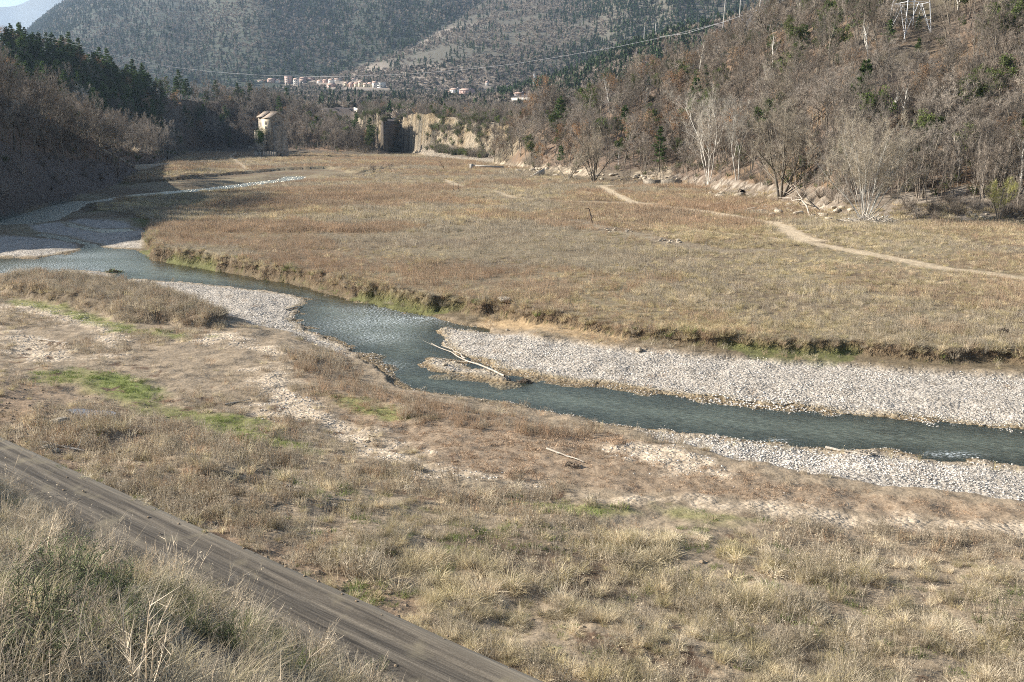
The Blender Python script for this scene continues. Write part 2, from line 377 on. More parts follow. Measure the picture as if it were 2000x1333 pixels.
    z = np.where(hill, ht + 0.25 * fbm(x * .2, y * .2, 4, 54) * (y < 700), z)
    if not want: return z
    Z.update(dw=dw, toe=toe, dt=dt2, gravel=gr, isl=isl, s=s, onroad=onroad, hill=hill, lay=np.where(hill, lay, 0), t=tt, wx=wx, wy=wy, pud=pud, k=k)
    return z, Z

def zone_masks(x, y, Z):
    """ground cover weights on the valley floor"""
    wx, wy = Z['wx'], Z['wy']
    nz = fbm(x * .9, y * .9, 4, 71); n2 = fbm(x * 3, y * 3, 3, 72)
    sand = np.zeros(x.shape)
    for q in SANDS: sand = np.maximum(sand, sstep(0.5, -0.9, q(wx, wy) + 1.7 * nz + .9 * n2))
    green = np.zeros(x.shape)
    for q in GREENS: green = np.maximum(green, sstep(0.4, -0.8, q(wx, wy) + .9 * nz))
    gb = sstep(0.4, -0.6, GREENB(wx, wy) + .5 * nz)
    mt = sstep(0.4, -0.6, MATP(wx, wy) + .9 * nz)
    path = np.zeros(x.shape)
    for q, wd, st in PATHS: path = np.maximum(path, st * sstep(wd * 1.5, wd * .6, q(x + .25 * n2, y + .6 * nz)))
    return dict(sand=sand, green=green, bright=gb, mat=mt, path=path)

def G(px, py, ymin=2.0, ymax=6000.0):
    """where the line of sight through a picture point meets the ground"""
    d = ray(px, py); Y = np.exp(np.linspace(math.log(ymin), math.log(ymax), 3000)); X = d[0] / d[1] * Y; Zr = CAM_H + d[2] / d[1] * Y
    hh = height(X, Y); hit = np.nonzero(hh >= Zr)[0]
    i = hit[0] if len(hit) else int(np.argmin(np.abs(hh - Zr)))
    return np.array((X[i], Y[i], hh[i]))
def lerp3(a, b, t): return a * (1 - t)[:, None] + np.asarray(b)[None, :] * t[:, None]
def build_ground():
    rows = np.concatenate([np.exp(np.linspace(np.log(1.2), np.log(16), 70, endpoint=False)),
        np.exp(np.linspace(np.log(16), np.log(130), 430, endpoint=False)),
        np.exp(np.linspace(np.log(130), np.log(620), 300, endpoint=False)),
        np.exp(np.linspace(np.log(620), np.log(12500), 170))])
    azc = np.concatenate([np.linspace(-3.0, -.6, 60, endpoint=False), np.linspace(-.6, .62, 470, endpoint=False), np.linspace(.62, 2.2, 40)])
    A, R = np.meshgrid(azc, rows); n, m = R.shape
    x = (A * R).ravel(); y = R.ravel()
    z, Z = height(x, y, True)
    M = zone_masks(x, y, Z)
    v = np.stack([x, y, z], 1)
    idx = np.arange(n * m).reshape(n, m)
    f = np.stack([idx[:-1, :-1], idx[:-1, 1:], idx[1:, 1:], idx[1:, :-1]], -1).reshape(-1, 4)
    # slope
    zz = z.reshape(n, m); gx = np.gradient(zz, axis=1) / np.gradient(A * R, axis=1); gy = np.gradient(zz, axis=0) / np.gradient(R, axis=0)
    slope = np.sqrt(gx ** 2 + gy ** 2).ravel()
    n1 = fbm(x * .12, y * .12, 4, 81); n2 = fbm(x * 1.3, y * 1.3, 4, 82); n3 = fbm(x * .03, y * .03, 3, 83)
    base = np.empty((n * m, 3)); base[:] = (0.17, 0.128, 0.082)
    base = lerp3(base, (0.23, 0.19, 0.12), sstep(-.3, .4, n1))
    base = lerp3(base, (0.19, 0.12, 0.07), sstep(.1, .6, n2) * .5)
    s = Z['s']
    # left bank flats paler and sandier
    lb = (1 - Z['toe']) * (y < 110)
    base = lerp3(base, (0.31, 0.245, 0.17), lb * .8)
    base = lerp3(base, (0.27, 0.195, 0.13), lb * M['mat'] * .6)
    base = lerp3(base, (0.50, 0.41, 0.30), M['sand'] * lb * .9)
    base = lerp3(base, (0.19, 0.20, 0.06), M['green'] * (.75))
    base = lerp3(base, (0.16, 0.20, 0.05), M['bright'] * .7)
    grav = Z['gravel'] * (1 - Z['toe'])
    damp = sstep(0.9, 0.1, Z['dw'])
    base = lerp3(base, (0.385, 0.345, 0.29), grav)
    base = lerp3(base, (0.27, 0.21, 0.12), grav * damp * .75)
    bed = Z['dw'] < 0
    sh = sstep(-2.5, 0.0, Z['dw'])
    base[bed] = lerp3(np.full((bed.sum(), 3), (0.10, 0.12, 0.10)), (0.20, 0.15, 0.09), sh[bed])
    # cut bank: raw earth with moss at the toe
    tb = (Z['toe'] > 0.02) & (Z['toe'] < 0.93) & (y < 250)
    base[tb] = (0.115, 0.075, 0.045)
    moss = (Z['toe'] > 0.0) & (Z['toe'] < 0.25) & (n2 > 0.1) & (y < 250)
    base[moss] = (0.12, 0.14, 0.03)
    # wet sand strip below the bank
    nb_ = sstep(2.2, .8, Z['dt'] + .5 * n2) * (1 - Z['toe']) * (Z['dw'] > -.4) * (y < 250) * (x < 45)
    base = lerp3(base, (0.13, 0.10, 0.06), nb_ * (1 - grav * .8) * .9)
    base = lerp3(base, (0.10, 0.13, 0.03), nb_ * (n1 > .3) * .5)
    base = lerp3(base, (0.13, 0.10, 0.065), sstep(.03, .3, Z['isl']) * .8)
    strip = sstep(1.6, 0.4, scar(x, y)) * (1 - Z['toe']) * (Z['dt'] > 0)
    base = lerp3(base, (0.42, 0.30, 0.17), strip * .8)
    base = lerp3(base, (0.50, 0.40, 0.27), M['path'])
    sl = sstep(2.5, .5, stoneline(x, y) + 3 * n2)
    base = lerp3(base, (0.40, 0.34, 0.25), sl * .3)
    base = lerp3(base, (0.105, 0.07, 0.045), sstep(.8, -1.0, DARKPATCH(x, y) + n2) * .9)
    # soil slope below the road, the road, the embankment
    k = Z['k']
    soil = sstep(11, 3, s + 3 * n1) * (s > 0) * k * sstep(-4, -12, x + y * .12)
    base = lerp3(base, (0.28, 0.20, 0.13), np.maximum(soil, (s > 0) * k * sstep(2.2, 1.2, s + n2)) * .95)
    base[k & (s > 0) & (n2 > .42) & (s < 14)] = (0.15, 0.10, 0.065)
    rd = Z['onroad']
    st = fbm(s * 3.8, (x * rt[0] + y * rt[1]) * .08, 4, 84); st2 = fbm(s * 11, (x * rt[0] + y * rt[1]) * .25, 3, 85)
    rc = lerp3(np.full((n * m, 3), (0.085, 0.073, 0.06)), (0.24, 0.205, 0.16), sstep(-.35, .5, st + .8 * st2))
    rc = lerp3(rc, (0.34, 0.29, 0.23), sstep(-.16, -.06, s) * .7)
    rc = lerp3(rc, (0.24, 0.22, 0.10), sstep(.35, .6, st2 + .4 * n2) * (s < -1.2) * .5)
    rc = lerp3(rc, (0.085, 0.075, 0.062), sstep(-1.4, -2.2, s + .3 * n2) * .8)
    base[rd] = (0.1, .085, .07)
    em = k & (s <= -2.7)
    base[em] = lerp3(np.full((em.sum(), 3), (0.13, 0.105, 0.075)), (0.07, 0.075, 0.035), sstep(0, .5, n2[em]))
    # hills
    L = Z['lay']; t = Z['t']
    hb = L > 0
    litter = lerp3(np.full((n * m, 3), (0.155, 0.115, 0.085)), (0.185, 0.125, 0.08), sstep(-.1, .5, n1 + .4 * n2))
    litter = lerp3(litter, (0.07, 0.075, 0.045), sstep(.1, .5, n3) * .5)
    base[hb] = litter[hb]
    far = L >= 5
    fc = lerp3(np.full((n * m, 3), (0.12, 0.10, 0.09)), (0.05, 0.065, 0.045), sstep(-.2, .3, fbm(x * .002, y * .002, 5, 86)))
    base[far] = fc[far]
    q_ = L == 7; base[q_] = lerp3(np.full((n * m, 3), (0.27, 0.225, 0.18)), (0.12, 0.11, 0.085), sstep(-.05, .15, .5 * fbm(x * .003, y * .003, 4, 89) + 1.6 * (x / y + .03)))[q_]  # paler bare ground, also standing for sunlight on this ridge
    q_ = L == 6; base[q_] = lerp3(np.full((n * m, 3), (0.055, 0.062, 0.045)), (0.19, 0.16, 0.13), sstep(.08, .22, (z - CAM_H) / y + .08 * fbm(x * .002, y * .002, 4, 90)))[q_]  # dark conifer ground, with the mountain's shade put into the colour
    f2 = L == 5
    base[f2] = (0.11, 0.12, 0.12)
    # drawdown banks: bare ground, mostly pale, at the foot of the hills
    rr = (L == 1) & (t < .085 + .05 * n2 + .03 * n1); base[rr] = lerp3(np.full((n * m, 3), (0.17, 0.135, 0.10)), (0.34, 0.29, 0.23), sstep(-.1, .5, n2 + .5 * n1))[rr]
    rr = (L == 1) & (t < .16 + .05 * n1) & (x / y < .16); base[rr] = lerp3(np.full((n * m, 3), (0.15, 0.12, 0.085)), (0.42, 0.345, 0.25), sstep(.05, .5, n1 + .8 * n2))[rr]
    rr = (L == 2) & (t < .45 + .1 * n1); base[rr] = (0.13, 0.105, 0.085)
    rr = (L == 3) & (t < .16 + .04 * n1); base[rr] = (0.115, 0.095, 0.072)  # bank darkened to stand for the shade lying on it
    rr = (L == 4); base[rr] = lerp3(lerp3(np.full((n * m, 3), (0.33, 0.25, 0.15)), (0.46, 0.385, 0.28), sstep(-.25, .3, fbm(x * .3, z * .4, 3, 87))), (0.11, 0.10, 0.075), sstep(.2, .42, fbm(x * .22, z * .12 + y * .05, 4, 187)))[rr]
    rr = (L == 4) & (t < .5); base[rr] = lerp3(np.full((n * m, 3), (0.40, 0.34, 0.26)), (0.25, 0.20, 0.15), sstep(0, .4, fbm(x * .1, z * 2, 3, 88)))[rr]
    # steep rock
    rk = (L == 1) & (slope > 1.3) & (y < 330) & (n2 > 0); base[rk] = (0.36, 0.29, 0.20)
    rgt = (L == 1) & (t > .1) & (t < .55) & (n1 > .05) & (x / y > .2); base[rgt] = lerp3(base[rgt], (0.20, 0.135, 0.08), np.full(rgt.sum(), .6))
    me = mesh_from('ground', v, f, smooth=True)
    ca = me.color_attributes.new('base', 'FLOAT_COLOR', 'POINT')
    ca.data.foreach_set('color', np.concatenate([np.clip(base, 0, 1), np.ones((n * m, 1))], 1).astype(np.float32).ravel())
    ga = me.attributes.new('pebbly', 'FLOAT', 'POINT'); peb = np.clip(grav + .55 * M['sand'] * lb + bed * .8 + .25 * lb, 0, 1); ga.data.foreach_set('value', peb.astype(np.float32))
    ra = me.attributes.new('worn', 'FLOAT', 'POINT'); ra.data.foreach_set('value', rd.astype(np.float32))
    ra = me.attributes.new('rocky', 'FLOAT', 'POINT'); ra.data.foreach_set('value', ((L == 4) * 1.0 + rk * 1.0 + tb * .6).astype(np.float32))
    m_, n_, out = mat_base('ground')
    p = N(n_, 'ShaderNodeBsdfPrincipled'); p.inputs['Roughness'].default_value = 0.95; p.inputs['Specular IOR Level'].default_value = 0.15
    at = N(n_, 'ShaderNodeAttribute', attribute_name='base'); pe = N(n_, 'ShaderNodeAttribute', attribute_name='pebbly'); ro = N(n_, 'ShaderNodeAttribute', attribute_name='rocky')
    geo = N(n_, 'ShaderNodeNewGeometry'); pos = geo.outputs['Position']
    f1 = noise(n_, 1.7, 5, pos, .65); f2 = noise(n_, 14, 4, pos, .6)
    vo = N(n_, 'ShaderNodeTexVoronoi'); vo.inputs['Scale'].default_value = 5.5; n_.links.new(pos, vo.inputs['Vector'])
    vo2 = N(n_, 'ShaderNodeTexVoronoi'); vo2.inputs['Scale'].default_value = 13; n_.links.new(pos, vo2.inputs['Vector'])
    sep = N(n_, 'ShaderNodeSeparateColor'); n_.links.new(vo.outputs['Color'], sep.inputs[0])
    sep2 = N(n_, 'ShaderNodeSeparateColor'); n_.links.new(vo2.outputs['Color'], sep2.inputs[0])
    c = mixc(n_, 1.0, at.outputs['Color'], ramp(n_, f1, [(.25, (.55, .53, .5)), (.5, (1, 1, 1)), (.75, (1.35, 1.35, 1.35))]), 'MULTIPLY')
    c = mixc(n_, 1.0, c, ramp(n_, f2, [(.3, (.72, .7, .68)), (.7, (1.22, 1.22, 1.22))]), 'MULTIPLY')
    wr = N(n_, 'ShaderNodeAttribute', attribute_name='worn'); c = mixc(n_, wr.outputs['Fac'], c, mixc(n_, .35, at.outputs['Color'], c))
    stone = mixc(n_, 0.5, ramp(n_, sep.outputs[0], [(0, (.55, .53, .5)), (.5, (1, .99, .97)), (1, (1.4, 1.4, 1.4))]), ramp(n_, sep2.outputs[0], [(0, (.5, .48, .45)), (1, (1.4, 1.4, 1.42))]))
    c = mixc(n_, pe.outputs['Fac'], c, mixc(n_, 1.0, c, stone, 'MULTIPLY'))
    n_.links.new(c, p.inputs['Base Color'])
    b = N(n_, 'ShaderNodeBump'); n_.links.new(maprange(n_, wr.outputs['Fac'], 0, 1, .7, .12), b.inputs['Strength']); b.inputs['Distance'].default_value = 0.12
    n_.links.new(f1, b.inputs['Height'])
    b2 = N(n_, 'ShaderNodeBump'); b2.inputs['Distance'].default_value = 0.06; b2.invert = True
    n_.links.new(pe.outputs['Fac'], b2.inputs['Strength']); n_.links.new(vo.outputs['Distance'], b2.inputs['Height']); n_.links.new(b.outputs[0], b2.inputs['Normal'])
    rn_ = noise(n_, .35, 6, pos, .7)
    b3 = N(n_, 'ShaderNodeBump'); b3.inputs['Distance'].default_value = 4.0; n_.links.new(ro.outputs['Fac'], b3.inputs['Strength']); n_.links.new(rn_, b3.inputs['Height']); n_.links.new(b2.outputs[0], b3.inputs['Normal'])
    n_.links.new(b3.outputs[0], p.inputs['Normal'])
    n_.links.new(p.outputs[0], out.inputs[0])
    me.materials.append(m_)
    o = link('ground', me); tag(o, 'valley floor of dry grass, gravel and soil rising into wooded hills and mountains', kind='structure')
    return o
build_ground()

# ------------------------------------------------------------------ the river
def build_river():
    rows = np.exp(np.linspace(np.log(38), np.log(300), 420)); azc = np.linspace(-.75, .72, 480)
    A, R = np.meshgrid(azc, rows); n, m = R.shape
    x = (A * R).ravel(); y = R.ravel()
    z, Z = height(x, y, True)
    keep = (Z['dw'] < 0.45) & (z < 0.16)
    idx = np.arange(n * m).reshape(n, m)
    f = np.stack([idx[:-1, :-1], idx[:-1, 1:], idx[1:, 1:], idx[1:, :-1]], -1).reshape(-1, 4)
    f = f[keep[f].any(1)]
    u, inv = np.unique(f, return_inverse=True); f = inv.reshape(-1, 4)
    v = np.stack([x, y, np.zeros_like(x) + 0.004 * fbm(x * 1.5, y * .8, 3, 91)], 1)[u]
    dw = Z['dw'][u]; xx = x[u]; yy = y[u]
    def blob(px, py, rx, ry):
        c = P(px, py, 0); return np.exp(-((xx - c[0]) / rx) ** 2 - ((yy - c[1]) / ry) ** 2)
    foam = blob(690, 640, 3.5, 2.5) * .45 + blob(735, 605, 3, 2) * .8 + blob(770, 625, 4, 2.2) + blob(740, 660, 2, 2) * .8 + blob(40, 532, 6, 2.0) + blob(100, 520, 7, 4) * .9 + blob(150, 500, 5, 3) * .8 \
        + blob(1860, 888, 1.0, .35) * 1.3  + blob(1515, 860, .5, .2) + blob(735, 715, 1.6, 1.2) * .7 + blob(830, 622, 1.2, .6) * .9 + blob(200, 528, 3, 1) * .5
    ripple = np.clip(foam, 0, 1) * .2 + .95 * sstep(105, 150, yy) + .22
    me = mesh_from('river', v, f, smooth=True)
    for nm, val in (('foam', foam), ('ripple', ripple), ('depth', np.clip(-dw / 3.0, 0, 1))):
        a = me.attributes.new(nm, 'FLOAT', 'POINT'); a.data.foreach_set('value', val.astype(np.float32))
    m_, n_, out = mat_base('river_water')
    geo = N(n_, 'ShaderNodeNewGeometry'); pos = geo.outputs['Position']
    mr = N(n_, 'ShaderNodeMapping'); mr.inputs['Rotation'].default_value = (0, 0, math.radians(33)); n_.links.new(pos, mr.inputs[0])
    mp = N(n_, 'ShaderNodeMapping'); mp.inputs['Scale'].default_value = (.55, 1.7, 1); n_.links.new(mr.outputs[0], mp.inputs[0])
    n1 = noise(n_, 4.2, 4, mp.outputs[0], .6); n2 = noise(n_, 0.7, 3, mp.outputs[0], .5); n3 = noise(n_, 9.0, 3, mp.outputs[0], .6)
    aF = N(n_, 'ShaderNodeAttribute', attribute_name='foam'); aR = N(n_, 'ShaderNodeAttribute', attribute_name='ripple'); aD = N(n_, 'ShaderNodeAttribute', attribute_name='depth')
    b = N(n_, 'ShaderNodeBump'); n_.links.new(maprange(n_, aR.outputs['Fac'], .2, 1, .12, .26), b.inputs['Distance']); n_.links.new(aR.outputs['Fac'], b.inputs['Strength']); n_.links.new(n1, b.inputs['Height'])
    bb = N(n_, 'ShaderNodeBump'); bb.inputs['Distance'].default_value = 0.10; bb.inputs['Strength'].default_value = .2; n_.links.new(n2, bb.inputs['Height']); n_.links.new(b.outputs[0], bb.inputs['Normal'])
    body = N(n_, 'ShaderNodeBsdfDiffuse')
    n_.links.new(mixc(n_, maprange(n_, n1, .3, .7, .2, .8), ramp(n_, n2, [(.3, (0.045, 0.05, 0.036)), (.7, (0.165, 0.19, 0.145))]), ramp(n_, n1, [(.35, (0.035, 0.04, 0.03)), (.65, (0.29, 0.32, 0.255))])), body.inputs[0])
    tr = N(n_, 'ShaderNodeBsdfTransparent'); tr.inputs[0].default_value = (0.72, 0.83, 0.80, 1)
    mx = N(n_, 'ShaderNodeMixShader'); n_.links.new(maprange(n_, aD.outputs['Fac'], 0, 1, 0.06, 0.6), mx.inputs[0]); n_.links.new(tr.outputs[0], mx.inputs[1]); n_.links.new(body.outputs[0], mx.inputs[2])
    gl = N(n_, 'ShaderNodeBsdfGlossy'); gl.inputs[0].default_value = (.92, .86, .70, 1); n_.links.new(maprange(n_, aR.outputs['Fac'], .1, 1, .06, .30), gl.inputs['Roughness']); n_.links.new(bb.outputs[0], gl.inputs['Normal'])
    fr = N(n_, 'ShaderNodeFresnel'); fr.inputs[0].default_value = 1.33
    m2 = N(n_, 'ShaderNodeMixShader'); fk = N(n_, 'ShaderNodeMath', operation='MULTIPLY'); n_.links.new(fr.outputs[0], fk.inputs[0]); n_.links.new(maprange(n_, aR.outputs['Fac'], .3, 1, .9, .75), fk.inputs[1]); n_.links.new(fk.outputs[0], m2.inputs[0]); n_.links.new(mx.outputs[0], m2.inputs[1]); n_.links.new(gl.outputs[0], m2.inputs[2])
    fo = N(n_, 'ShaderNodeBsdfDiffuse'); fo.inputs[0].default_value = (.75, .8, .8, 1)
    mul = N(n_, 'ShaderNodeMath', operation='MULTIPLY'); n_.links.new(aF.outputs['Fac'], mul.inputs[0]); n_.links.new(maprange(n_, n3, .53, .62, 0, 1), mul.inputs[1])
    m3 = N(n_, 'ShaderNodeMixShader'); mul.use_clamp = True; n_.links.new(mul.outputs[0], m3.inputs[0]); n_.links.new(m2.outputs[0], m3.inputs[1]); n_.links.new(fo.outputs[0], m3.inputs[2])
    n_.links.new(m3.outputs[0], out.inputs[0])
    me.materials.append(m_)
    o = link('river', me); tag(o, 'shallow greenish river winding between gravel bars', kind='structure')
build_river()
def build_road():
    nu, ns = 420, 18; u = np.linspace(-14, 42, nu); q = np.linspace(-2.78, .06, ns)
    U, S_ = np.meshgrid(u, q, indexing='ij'); edge = (np.abs(S_ - S_[:, :1]) < 1e-6) * .14 * fbm(U * .8, U * 0, 3, 96) - (S_ > 0) * .05 * np.abs(fbm(U * 1.4, U * 0, 3, 97))
    Z_ = .02 * fbm(U * .25, S_ * .8, 3, 95) - .05 * np.exp(-((S_ + .8) / .22) ** 2) - .05 * np.exp(-((S_ + 2.0) / .25) ** 2) - (S_ > 0) * .16
    v = np.stack([U.ravel(), (S_ + edge).ravel(), Z_.ravel()], 1); i = np.arange(nu * ns).reshape(nu, ns)
    me = mesh_from('road', v, np.stack([i[:-1, :-1], i[1:, :-1], i[1:, 1:], i[:-1, 1:]], -1).reshape(-1, 4), smooth=True)
    m_, n_, out = mat_base('worn_road'); p = N(n_, 'ShaderNodeBsdfPrincipled'); p.inputs['Roughness'].default_value = .9; p.inputs['Specular IOR Level'].default_value = .2
    tc = N(n_, 'ShaderNodeTexCoord'); mp = N(n_, 'ShaderNodeMapping'); mp.inputs['Scale'].default_value = (.12, 3.2, 1); n_.links.new(tc.outputs['Object'], mp.inputs[0])
    mq = N(n_, 'ShaderNodeMapping'); mq.inputs['Scale'].default_value = (.5, 14, 1); n_.links.new(tc.outputs['Object'], mq.inputs[0])
    a_ = noise(n_, 1, 5, mp.outputs[0], .6); b_ = noise(n_, 1, 4, mq.outputs[0], .6); g_ = noise(n_, 30, 3, tc.outputs['Object']); h_ = noise(n_, .9, 4, tc.outputs['Object'])
    c = mixc(n_, .45, ramp(n_, a_, [(.36, (.034, .029, .024)), (.5, (.07, .06, .048)), (.64, (.20, .17, .13))]), ramp(n_, b_, [(.35, (.032, .028, .023)), (.65, (.19, .16, .123))]))
    c = mixc(n_, 1.0, c, ramp(n_, g_, [(.3, (.75, .74, .72)), (.7, (1.25, 1.25, 1.25))]), 'MULTIPLY')
    sx = N(n_, 'ShaderNodeSeparateXYZ'); n_.links.new(tc.outputs['Object'], sx.inputs[0])
    ed = maprange(n_, sx.outputs['Y'], -.42, .0, 0, .75); c = mixc(n_, ed, c, (.30, .255, .19))
    lo = maprange(n_, sx.outputs['Y'], -1.5, -2.4, 0, .7); c = mixc(n_, lo, c, (.055, .046, .036))  # dark near-side band: tyre track and shadow painted together
    ms = maprange(n_, h_, .56, .68, 0, .6); c = mixc(n_, ms, c, (.20, .17, .115))
    n_.links.new(c, p.inputs['Base Color']); b = N(n_, 'ShaderNodeBump'); b.inputs['Distance'].default_value = .03; b.inputs['Strength'].default_value = .5; n_.links.new(b_, b.inputs['Height']); n_.links.new(b.outputs[0], p.inputs['Normal'])
    n_.links.new(p.outputs[0], out.inputs[0]); me.materials.append(m_)
    o = link('road', me, loc=(RA[0], RA[1], 4.0)); o.rotation_euler = (0, 0, math.atan2(rt[1], rt[0])); tag(o, 'worn dusty road along the embankment', kind='structure')
build_road()
# ================================================================== plants: prototypes
class Geo:
    def __init__(s): s.v = []; s.f3 = []; s.f4 = []; s.m3 = []; s.m4 = []; s.n = 0
    def add(s, v, f, mi=0):
        v = np.asarray(v, float); f = np.asarray(f, int) + s.n
        s.v.append(v); s.n += len(v)
        if f.shape[1] == 3: s.f3.append(f); s.m3.append(np.full(len(f), mi))
        else: s.f4.append(f); s.m4.append(np.full(len(f), mi))
    def mesh(s, name, mats, smooth=False):
        fs = []; mi = []
        if s.f3: fs.append(np.concatenate(s.f3)); mi.append(np.concatenate(s.m3))
        if s.f4: fs.append(np.concatenate(s.f4)); mi.append(np.concatenate(s.m4))
        return mesh_from(name, np.concatenate(s.v), fs, mats, np.concatenate(mi), smooth)
def norm(a): return a / (np.linalg.norm(a, axis=-1, keepdims=True) + 1e-9)
def tube(g, pts, rad, sides=5, mi=0):
    pts = np.asarray(pts, float); rad = np.asarray(rad, float); k = len(pts)
    d = np.gradient(pts, axis=0); d = norm(d)
    ref = np.array((0, 0, 1.)) if abs(d[0][2]) < .9 else np.array((1., 0, 0))
    a = norm(np.cross(d, ref)); b = np.cross(d, a)
    an = np.linspace(0, 2 * np.pi, sides, endpoint=False)
    v = pts[:, None] + rad[:, None, None] * (a[:, None] * np.cos(an)[None, :, None] + b[:, None] * np.sin(an)[None, :, None])
    i = np.arange(k * sides).reshape(k, sides); j = np.roll(i, -1, 1)
    f = np.stack([i[:-1], j[:-1], j[1:], i[1:]], -1).reshape(-1, 4)
    g.add(v.reshape(-1, 3), f, mi)
def spikes(g, S, D, L, W, mi=0, rng=RNG, bend=0.0):
    """long thin triangles from S along D"""
    k = len(S); D = norm(D); p = norm(np.cross(D, rng.normal(size=(k, 3))))
    L = np.broadcast_to(L, (k,))[:, None]; W = np.broadcast_to(W, (k,))[:, None]
    tip = S + D * L
    if bend: tip[:, 2] += -bend * L[:, 0]
    v = np.stack([S - p * W / 2, S + p * W / 2, tip], 1).reshape(-1, 3)
    g.add(v, np.arange(3 * k).reshape(k, 3), mi)
def leaves(g, C, size, mi=0, rng=RNG, flat=0.0):
    k = len(C); a = norm(rng.normal(size=(k, 3)) * (1, 1, 1 - flat)); b = norm(np.cross(a, rng.normal(size=(k, 3))))
    sz = (size * rng.uniform(.6, 1.3, k))[:, None]
    v = np.stack([C - a * sz * .5, C + b * sz * .32, C + a * sz * .5, C - b * sz * .32], 1).reshape(-1, 3)
    g.add(v, np.arange(4 * k).reshape(k, 4), mi)
def rotd(d, ang, az):
    """tilt direction d by ang about a random side"""
    ref = np.array((0, 0, 1.)) if abs(d[2]) < .95 else np.array((1., 0, 0))
    a = np.cross(d, ref); a /= np.linalg.norm(a); b = np.cross(d, a)
    return d * math.cos(ang) + (a * math.cos(az) + b * math.sin(az)) * math.sin(ang)

def grow_tree(seed, h=9.0, stems=1, lean=0.0, nl=(9, 6, 5), ang=(.75, .7, .8), up=.35, twl=.55, tww=.03, ntw=6, r0=None, lim=.5, trunk_frac=.3,
              leaf=0, leafsize=.16, gn=True, wob=.10, twig_up=.25, tips_only=False, l1=.62):
    rng = np.random.default_rng(seed); T = Geo(); C = Geo()
    r0 = r0 or h * .017; carriers = []
    def br(p, d, L, r, lev):
        ns = (7, 5, 4, 3)[min(lev, 3)]; pts = [np.array(p, float)]; dirs = []; dd = np.array(d, float)
        for i in range(ns):
            dd = dd + rng.normal(size=3) * wob * (1 + lev * .5) + np.array((0, 0, up * (.12 + .1 * lev))); dd /= np.linalg.norm(dd)
            pts.append(pts[-1] + dd * L / ns); dirs.append(dd.copy())
        pts = np.array(pts); rad = np.linspace(r, r * (.28 if lev else .35), ns + 1)
        if lev < 3:
            tube(T if lev < 2 else C, pts, rad, (6, 4, 3)[lev], 0 if lev < 2 else 1)
            k = nl[lev]; k = max(2, int(k * rng.uniform(.8, 1.25)))
            t0 = trunk_frac if lev == 0 else .22
            for j in range(k):
                t = t0 + (1 - t0) * (j + rng.uniform(0, .9)) / k; t = min(t, .99)
                q = t * ns; i = int(q); pos = pts[i] * (1 - (q - i)) + pts[i + 1] * (q - i)
                a = ang[lev] * rng.uniform(.7, 1.2); az = rng.uniform(0, 2 * np.pi) if lev else j * 2.4 + rng.uniform(-.5, .5)
                nd = rotd(dirs[min(i, ns - 1)], a, az)
                LL = L * (l1 if lev == 0 else lim) * rng.uniform(.75, 1.2) * (1 - .45 * t)
                br(pos, nd, LL, np.interp(q, range(ns + 1), rad) * .62, lev + 1)
        else: carriers.append((pts, dirs))
    for sidx in range(stems):
        a = rng.uniform(0, 6.28) if stems > 1 else 0; tl = lean * (rng.uniform(.25, 1.1) if stems > 1 else 1)
        d = np.array((math.sin(tl) * math.cos(a + sidx * 2.4), math.sin(tl) * math.sin(a + sidx * 2.4), math.cos(tl)))
        br(np.array((math.cos(a + sidx * 2.4), math.sin(a + sidx * 2.4), 0)) * (.05 * h ** .5 if stems > 1 else 0) + (0, 0, -.15), d, h * .95 * (rng.uniform(.6, 1) if stems > 1 else 1), r0 * (rng.uniform(.45, .9) if stems > 1 else 1), 0)
    # carriers and twigs
    A = np.array([c[0] for c in carriers]); Dn = np.array([c[1][-1] for c in carriers])     # (k,4,3)
    for i in range(3): spikes(C, A[:, i], A[:, i + 1] - A[:, i], np.linalg.norm(A[:, i + 1] - A[:, i], axis=1) * 1.25, tww * (1.2 - .25 * i), 1, rng)
    k = len(A); tt = rng.uniform(0, 2.99, (k, ntw)); ii = tt.astype(int); fr = (tt - ii)[..., None]
    base = np.take_along_axis(A, ii[..., None].repeat(3, -1), 1) * (1 - fr) + np.take_along_axis(A, (ii + 1)[..., None].repeat(3, -1), 1) * fr
    td = norm(Dn[:, None] * 1.0 + rng.normal(size=(k, ntw, 3)) * .75 + (0, 0, twig_up))
    S = base.reshape(-1, 3); D = td.reshape(-1, 3)
    spikes(C, S, D, twl * rng.uniform(.5, 1.3, len(S)), tww * .8, 1, rng)
    if leaf:
        q = rng.integers(0, len(S), leaf); cpos = S[q] + D[q] * (twl * rng.uniform(.1, 1.1, leaf))[:, None] + rng.normal(size=(leaf, 3)) * leafsize * .7
        leaves(C, cpos, leafsize, 2, rng)
    return T, C
